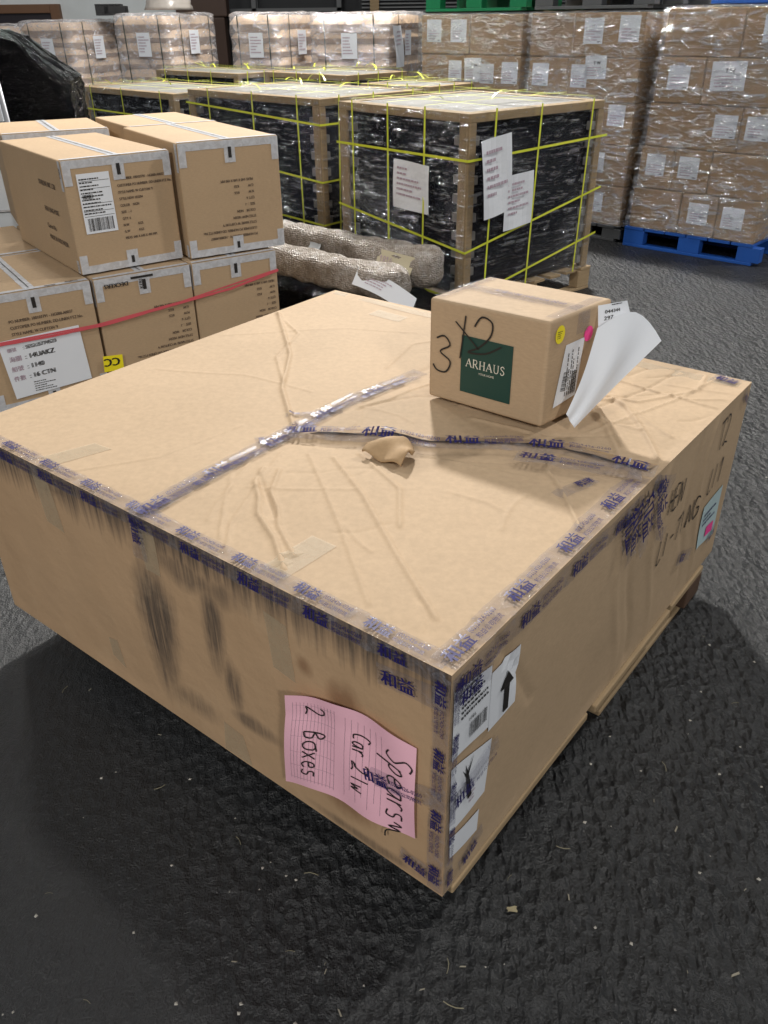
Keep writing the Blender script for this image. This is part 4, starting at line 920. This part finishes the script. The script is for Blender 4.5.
# ------------------------------------------------------------------ wrapped carton loads on the right
def load(p_right, e, W_, D_, z0, z1, rows_, group, names, seed, papers, pal, pal_label, film_label, mat, lean=0):
    """p_right: near right corner on plan; e: unit direction along the front from left to right"""
    e = Vector(e).normalized(); dpt = Vector((-e.y, e.x)); p0 = Vector(p_right) - e*W_; yaw = math.atan2(e.y, e.x); H = z1-z0; n = len(rows_); rh = H/n; rn = random.Random(seed); li = 0
    for r, cuts in enumerate(rows_):
        xs = [0]+list(cuts)+[1]
        for c in range(len(xs)-1):
            x0, x1 = xs[c]*W_, xs[c+1]*W_; jig = rn.uniform(-.008, .006)
            q = p0 + e*(x0+.003+lean*(r+.5)/n) + dpt*(.006-jig)
            t = empty('brown_carton', (q.x, q.y, z0+r*rh+.001), yaw, names(r, c, len(xs)-1, n), 'cardboard box', group)
            mb = MB(); mb.box(0, x1-x0-.006, 0, D_-.02, 0, rh-.004); mb.build('carton_body', mat, t, bevel=.008)
            F = Flat((0,0,0), (1,0,0), (0,0,1)); w_ = x1-x0
            for (fx, fz, pw, ph, rot) in papers.get((r, c), ()):
                mb = MB(); S = Flat(F.pt(fx*w_, fz*rh, .003), Vector((math.cos(R(rot)),0,math.sin(R(rot)))), Vector((-math.sin(R(rot)),0,math.cos(R(rot)))))
                patch(mb, S, [(0,0),(pw,0),(pw,ph),(0,ph)], 0, 0, 1); fineprint(mb, S, pw*.12, ph*.1, pw*.76, ph*.45, 4, .002, 1, li); 
                if rot or pw > .2: text(mb, S, 'T W', pw*.4, ph*.62, ph*.2, 0, .002, 2, bold=.003)
                else: ribbon(mb, S, [(pw*.75,ph*.08),(pw*.92,ph*.08)], ph*.04, .002, 2)
                mb.build('paper_label', [M['paper'], M['ink_pale'], M['ink']], t); li += 1
    film = MB(); nx, nz = 50, 60; off = .018
    def ring():
        r = []
        for i in range(nx): r.append((W_*i/nx, 0, 0, -1))
        for i in range(30): r.append((W_, D_*i/30, 1, 0))
        for i in range(nx): r.append((W_-W_*i/nx, D_, 0, 1))
        for i in range(30): r.append((0, D_-D_*i/30, -1, 0))
        return r
    rows = []
    for k in range(nz+1):
        z = z0+.004+(H-.001)*k/nz; row = []
        for (x, y, nx_, ny_) in ring():
            o = off+.016*noise.noise(Vector((x*6+y*5, z*16, seed)))+.006*noise.noise(Vector((x*20+y*20, z*40, seed)))
            cx = -1 if x <= 0 else (1 if x >= W_ else 0); cy = -1 if y <= 0 else (1 if y >= D_ else 0)
            q = p0 + e*(x+cx*o+lean*k/nz) + dpt*(y+cy*o); row.append((q.x, q.y, z))
        rows.append(row)
    film.grid(rows, 0, close=True)
    cx_, cy_ = p0 + e*(W_/2+lean) + dpt*D_/2
    rr = rows[-1]; film.grid([[(x, y, z) for x, y, z in rr], [(cx_+(x-cx_)*.85, cy_+(y-cy_)*.85, z1+.012) for x, y, z in rr], [(cx_, cy_, z1+.012) for x, y, z in rr]], 0, close=True)
    tag(film.build('stretch_film', M['film_l'], None, smooth=True), film_label, 'stretch film')
    pallet_kind, pm = pal
    q = p0 + dpt*.0
    pallet(pallet_kind, (q.x-e.x*.02, q.y-e.y*.02, 0), yaw, W_+(.04 if lean else -.01), D_, z0-.001, pm, pal_label, plastic=True, boards=6)
    return p0, e, dpt, yaw
def nm(which):
    rows_w = ['bottom', 'second', 'third', 'fourth', 'top']
    def f(r, c, n, N):
        col = {1: 'full width', 2: ('left', 'right')[c] if n == 2 else '', 3: ('left', 'middle', 'right')[c] if n == 3 else ''}[n]
        return '%s carton, %s row of the film wrapped load %s' % (col, rows_w[r], which)
    return f
pr = {(0,1):[(.22,.28,.155,.15,0)], (0,2):[(.12,.28,.16,.15,0)], (1,0):[(.2,.32,.15,.15,0)], (1,1):[(.15,.32,.155,.15,0)], (2,0):[(.72,.3,.165,.15,0)], (2,1):[(.12,.3,.165,.15,0)], (3,0):[(.25,.3,.16,.15,0)], (3,1):[(.08,.3,.24,.18,2)], (4,1):[(.3,.3,.2,.16,2)]}
load((2.704,6.057), (.74,-.675), .995, .95, .151, 1.632, [(.40,.69),(.27,.56),(.70,),(.36,),(.56,)], 'cartons on the blue pallet', nm('on the blue pallet'), 11, pr, ('plastic_pallet', M['blue']), 'bright blue plastic pallet under the wrapped cartons at the right edge', 'clear stretch film wrapped round the cartons on the blue pallet', M['card_c'], lean=.09)
eH = Vector((.694,-.72)).normalized()
prH = {(0,1):[(.35,.3,.15,.15,0)], (1,1):[(.35,.3,.15,.15,0)], (2,1):[(.5,.45,.15,.15,0)], (3,0):[(.1,.3,.16,.16,0)], (3,1):[(.05,.3,.15,.16,0),(.25,.5,.19,.16,2)], (4,1):[(.15,.3,.17,.17,0),(.65,.35,.17,.17,0)]}
HP = Vector((1.93,6.83))
WH = 1.02
load(tuple(HP), tuple(eH), WH, .95, .12, 1.612, [(.5,),(.45,),(.55,),(.38,),(.40,)], 'cartons in the middle wrapped load', nm('left of the blue pallet load'), 12, prH, ('plastic_pallet', M['grey_pl']), 'dark grey pallet below the wrapped cartons left of the blue pallet', 'clear stretch film round the cartons left of the blue pallet load', M['card_c'])
GP = HP - eH*(WH+.085)
prG = {(3,0):[(.65,.3,.15,.16,0)], (3,1):[(.02,.3,.19,.18,2),(.3,.28,.15,.15,0),(.68,.3,.17,.16,0)], (4,0):[(.12,.3,.17,.17,0),(.62,.3,.18,.17,0)]}
load(tuple(GP), tuple(eH), 1.12, .95, .12, 1.61, [(.5,),(.5,),(.5,),(.45,),(.5,)], 'cartons in the far wrapped load', nm('under the green pallet'), 13, prG, ('plastic_pallet', M['grey_pl']), 'dark grey pallet below the wrapped cartons that carry the green pallet', 'clear stretch film round the cartons under the green pallet', M['card_c'])
dH = Vector((-eH.y, eH.x))
def top_pallet(p, e, z, mat, label, w=1.05, d=.9, name='plastic_pallet'):
    yaw = math.atan2(e.y, e.x); return pallet(name, (p.x, p.y, z), yaw, w, d, .14, mat, label, plastic=True, boards=5)
g = GP - eH*1.10; top_pallet(g + dH*.03, eH, 1.63, M['green'], 'green plastic pallet on top of the far wrapped load')
g = HP - eH*WH; top_pallet(g + dH*.03, eH, 1.632, M['grey_pl'], 'dark grey plastic pallet on top of the middle wrapped load', w=1.0)
eI = Vector((.74,-.675)).normalized(); dI = Vector((-eI.y, eI.x)); g = Vector((2.704,6.057)) - eI*.72 + dI*.25; top_pallet(g, eI, 1.652, M['blue'], 'blue plastic pallet lying on top of the right edge load', w=.7, d=.65)

# ------------------------------------------------------------------ sack bales at the back
def sack_mesh(w, d, h, seed):
    mb = MB(); n1, n2 = 14, 10; rn = random.Random(seed)
    def P(i, j, s):
        u, v = i/n1*2-1, j/n2*2-1; e = (1-abs(u)**4)*(1-abs(v)**4)
        x, y = w/2*(u*(1-.04*abs(v)**3)), d/2*(v*(1-.04*abs(u)**3)); z = s*h/2*max(0, e)**.14
        z += .012*noise.noise(Vector((x*6, y*6, seed+s)))*(1 if e > .01 else 0); return (x, y, z)
    mb.grid([[P(i, j, 1) for i in range(n1+1)] for j in range(n2+1)]); mb.grid([[P(i, j, -1) for i in range(n1+1)] for j in range(n2+1)], flip=True)
    return mb
def bale(pc, yaw, w, d, z1, label, seed):
    """pc: near corner (front right). front along -x local, side along +y"""
    t = empty('sack_bale', (*pc, .175), yaw, label, 'bale of sacks', 'shrink wrapped sack bales along the back'); H = z1-.175; n = 10; rh = H/n
    protoA = sack_mesh(w/2*1.04, d*1.0, rh*1.28, seed).build('sack', M['sack'], t, smooth=True); protoB = sack_mesh(w*1.0, d/2*1.04, rh*1.28, seed+5).build('sack', M['sack'], t, smooth=True)
    first = [True, True]
    for k in range(n):
        for s in (0, 1):
            if k % 2 == 0: pos = (-w/2-(w/4 if s else -w/4), d/2, rh*(k+.5)); pr_ = protoA; fi = 0
            else: pos = (-w/2, d/2+(d/4 if s else -d/4), rh*(k+.5)); pr_ = protoB; fi = 1
            if first[fi]: o = pr_; first[fi] = False
            else: o = pr_.copy(); COL.objects.link(o)
            o.location = pos
    F = Flat((-w,0,0), (1,0,0), (0,0,1)); S = Flat((0,0,0), (0,1,0), (0,0,1))
    for L, Fc in ((w, F), (d, S)):
        for f in (.2, .82):
            q = MB(); ribbon(q, Fc, [(L*f,0),(L*f+.01,H*.5),(L*f,H+.02)], .016, .02, 0, .05); q.build('strap', M['strap_dk'], t)
    for Fc, x, z in ((F, w*.42, H-.42), (S, d*.35, H-.40)):
        q = MB(); patch(q, Fc, [(x,z),(x+.2,z),(x+.2,z+.26),(x,z+.26)], .032, 0, 1); fineprint(q, Fc, x+.02, z+.04, .16, .19, 6, .035, 1, seed); o = q.build('paper_label', [M['paper'], M['ink_pale']], t)
    q = MB(); nz = 34; rows = []
    per = [(-w+w*i/24, 0) for i in range(24)] + [(0, d*i/24) for i in range(24)] + [(-w*i/16, d) for i in range(16)] + [(-w, d-d*i/16) for i in range(16)]
    for k in range(nz+1):
        z = H*k/nz; row = []
        for x, y in per:
            cx, cy = (x+w/2)/(w/2), (y-d/2)/(d/2); rr = 1.0+.035+.03*noise.noise(Vector((x*5, y*5, z*9+seed))); m_ = max(abs(cx), abs(cy)); rnd = 1-.05*max(0, min(abs(cx), abs(cy))-.8)/.2
            zz = z if k < nz else H+.03
            row.append((-w/2+cx*w/2*rr*rnd, d/2+cy*d/2*rr*rnd, zz))
        rows.append(row)
    rows.append([(-w/2+(x+w/2)*.9, d/2+(y-d/2)*.9, H+.05+.02*noise.noise(Vector((x*4,y*4,1)))) for x, y in per]); rows.append([(-w/2, d/2, H+.04) for x, y in per])
    q.grid(rows, 0, close=True); q.build('shrink_film', M['film_bag'], t, smooth=True)
    ux = Vector((math.cos(yaw), math.sin(yaw))); p0 = Vector(pc) - ux*w
    pallet('wooden_pallet', (p0.x, p0.y, 0), yaw, w, d, .139, M['wood_p'], 'wooden pallet under the '+' '.join(label.replace(',', '').split()[:11]), boards=6)
bs = [((.12,10.75), R(-22), 1.0, 1.32, 1.60, 'sack bale left of the green pallet load, with a loose hanging sheet'), ((-1.18,11.2), R(-26), .70, 1.1, 1.61, 'sack bale in the middle of the back row, short and shiny on its right'),
      ((-2.55,11.6), R(-24), .85, 1.0, 1.62, 'sack bale carrying the plastic wrapped bundle'), ((-3.95,12.2), R(-24), .88, 1.0, 1.56, 'sack bale behind the black wrapped load, right hand one'), ((-5.35,12.6), R(-24), .8, 1.0, 1.52, 'sack bale furthest to the left, half hidden by black film')]
for i, (pc, yw, w_, d_, z1, lb) in enumerate(bs): bale(pc, yw, w_, d_, z1, lb, i*3+1)
# hanging sheet on the first bale
mb = MB(); yw = R(-24); S = Flat((.12,10.75,.14), (-math.sin(yw), math.cos(yw), 0), (0,0,1)); S.n = Vector((math.cos(yw), math.sin(yw), 0))
mb.grid([[S.pt(-.02+.24*i/6+.08*(1-j/8), .95+.42*j/8, .07+.01*math.sin(i+j*.6)) for i in range(7)] for j in range(9)])
S2 = Flat(S.pt(.02,.97,.085), S.ux, S.uy); fineprint(mb, S2, .03, .2, .16, .16, 4, 0, 1, 3)
tag(mb.build('paper_sheet', [M['paper'], M['ink_pale']], None, smooth=True), 'crooked white sheet hanging on the sack bale left of the green pallet', 'paper')
# wrapped pointed bundle on a bale
mb = MB(); rows = []; cx, cy = -2.62, 12.05
for k in range(15):
    f = k/14; r = .27*(1-f)**.6+.03
    rows.append([(cx+(r+.04*noise.noise(Vector((j*.7,k*.5,2))))*math.cos(2*math.pi*j/24), cy+(r*.8+.03*noise.noise(Vector((j*.9,k*.5,7))))*math.sin(2*math.pi*j/24), 1.70+.45*f) for j in range(24)])
b = mb.grid(rows, 0, close=True); mb.f.append(tuple(b+k for k in range(24))[::-1]); mb.m.append(0); e = b+14*24; mb.f.append(tuple(e+k for k in range(24))); mb.m.append(0)
M['bundle'] = m_plain('cloudy_plastic_bundle', (.36,.33,.30), .25, bump=1.0, bscale=14, spec=.6)
tag(mb.build('plastic_wrapped_bundle', M['bundle'], None, smooth=True), 'pointed bundle in cloudy plastic on top of a sack bale', 'wrapped bundle')
pallet('black_plastic_crate', (-3.72,12.62,1.65), R(8), .34, .3, .13, M['black_pl'], 'small black plastic crate standing on the bales near the white wall', 'crate', plastic=True, boards=4)
# dark machinery and racks in the recess
t = empty('storage_rack', (-2.0,15.2,0), label='dark storage rack in the recess behind the sack bales', cat='rack')
mb = MB()
for x in (-1.0, 0, 1.35): mb.box(x, x+.07, 0, .07, 0, 3.0); mb.box(x, x+.07, .25, .32, 0, 3.0)
mb.build('upright', M['grey_pl'], t)
for z in (.6, 1.68, 2.4): q = MB(); q.box(-1.0, 1.42, 0, .32, z, z+.05); q.build('shelf', M['grey_pl'], t)
mb = MB(); mb.box(-3.0,-2.35,14.6,14.9,0,1.62); mb.box(-3.08,-2.30,14.58,14.88,1.62,2.05)
tag(mb.build('reddish_cabinet', m_plain('dark_brown_panel', (.06,.035,.025), .6), None, bevel=.02), 'dark reddish brown cabinet at the back between white wall and recess', 'cabinet')

# ------------------------------------------------------------------ chips and straws on the asphalt
rn = random.Random(21); mb = MB()
mb.add([(-.011,-.002,0),(.008,-.003,0),(.013,.001,0),(-.009,.003,0),(-.010,-.001,.002),(.008,-.002,.003),(.011,.001,.002),(-.008,.002,.002)], [(0,3,2,1),(4,5,6,7),(0,1,5,4),(1,2,6,5),(2,3,7,6),(3,0,4,7)])
M['chip'] = m_plain('pale_wood_chip', (.26,.24,.19), .7)
protos = [mb.build('wood_chip', M['chip'])]
mb = MB(); mb.add([(-.006,-.004,0),(.005,-.005,0),(.007,.002,0),(-.001,.006,0),(0,0,.004)], [(0,1,4),(1,2,4),(2,3,4),(3,0,4),(3,2,1,0)]); protos.append(mb.build('grit_flake', m_plain('pale_grit', (.42,.40,.36), .6)))
mb = MB(); mb.tube([(-.02,0,.002),(-.005,.003,.003),(.01,0,.002),(.02,-.004,.002)], .0011, 5); protos.append(mb.build('straw_bit', m_plain('straw', (.24,.22,.15), .7)))
info = [('pale wood chip lying on the asphalt', 'wood chip', 'wood chips scattered on the asphalt'), ('tiny pale flake of grit on the asphalt', 'grit', 'pale grit flakes on the asphalt'), ('thin straw on the asphalt', 'straw', 'straw bits on the asphalt')]
used = [False]*3
def inside_big(x, y):
    q = Vector((x, y)); c = [BN, BR, BB, BW]
    return all(((c[(k+1)%4]-c[k]).x*(q-c[k]).y-(c[(k+1)%4]-c[k]).y*(q-c[k]).x) > -.06 for k in range(4))
cnt = 0
FIX = [(0.144, 0.902), (0.119, 0.827), (0.062, 0.859), (-0.988, 1.964), (-0.899, 1.692), (-0.828, 1.691), (-0.594, 1.52), (-0.554, 1.348), (0.76, 1.059), (0.672, 0.88), (-0.199, 0.937)]
while cnt < 141:
    if cnt < 100: x, y = rn.uniform(-.75, 1.15), rn.uniform(.62, 1.9)
    else: x, y = rn.uniform(.9, 3.0), rn.uniform(1.6, 4.5)
    if cnt >= 130: x, y = FIX[cnt-130]
    elif inside_big(x, y): continue
    k = rn.choice([0, 1, 1, 1, 2]) if cnt < 130 else (0, 0, 2)[cnt % 3]; o = protos[k]
    if used[k]: o = o.copy(); COL.objects.link(o)
    used[k] = True; o.location = (x, y, .0015); s = rn.uniform(.25, .75)*(1 if cnt < 100 else 1.3)*(1.1 if k != 1 else 1); o.scale = (s, s, s); o.rotation_euler = (0, 0, rn.uniform(0, 6.28)); tag(o, *info[k]); cnt += 1
mb = MB(); mb.grid([[(.012*(i-2)+.004*math.sin(j*2), .010*(j-2)+.004*math.sin(i*3), .003+.003*math.sin(i*1.3+j)) for i in range(5)] for j in range(5)])
lf = mb.build('dry_leaf_scrap', m_plain('dry_leaf', (.30,.26,.16), .7), None, smooth=True); lf.location = (0.257,1.020,.002); lf.scale = (.42,.30,.6); tag(lf, 'crumpled dry leaf scrap in front of the near carton corner', 'leaf scrap')
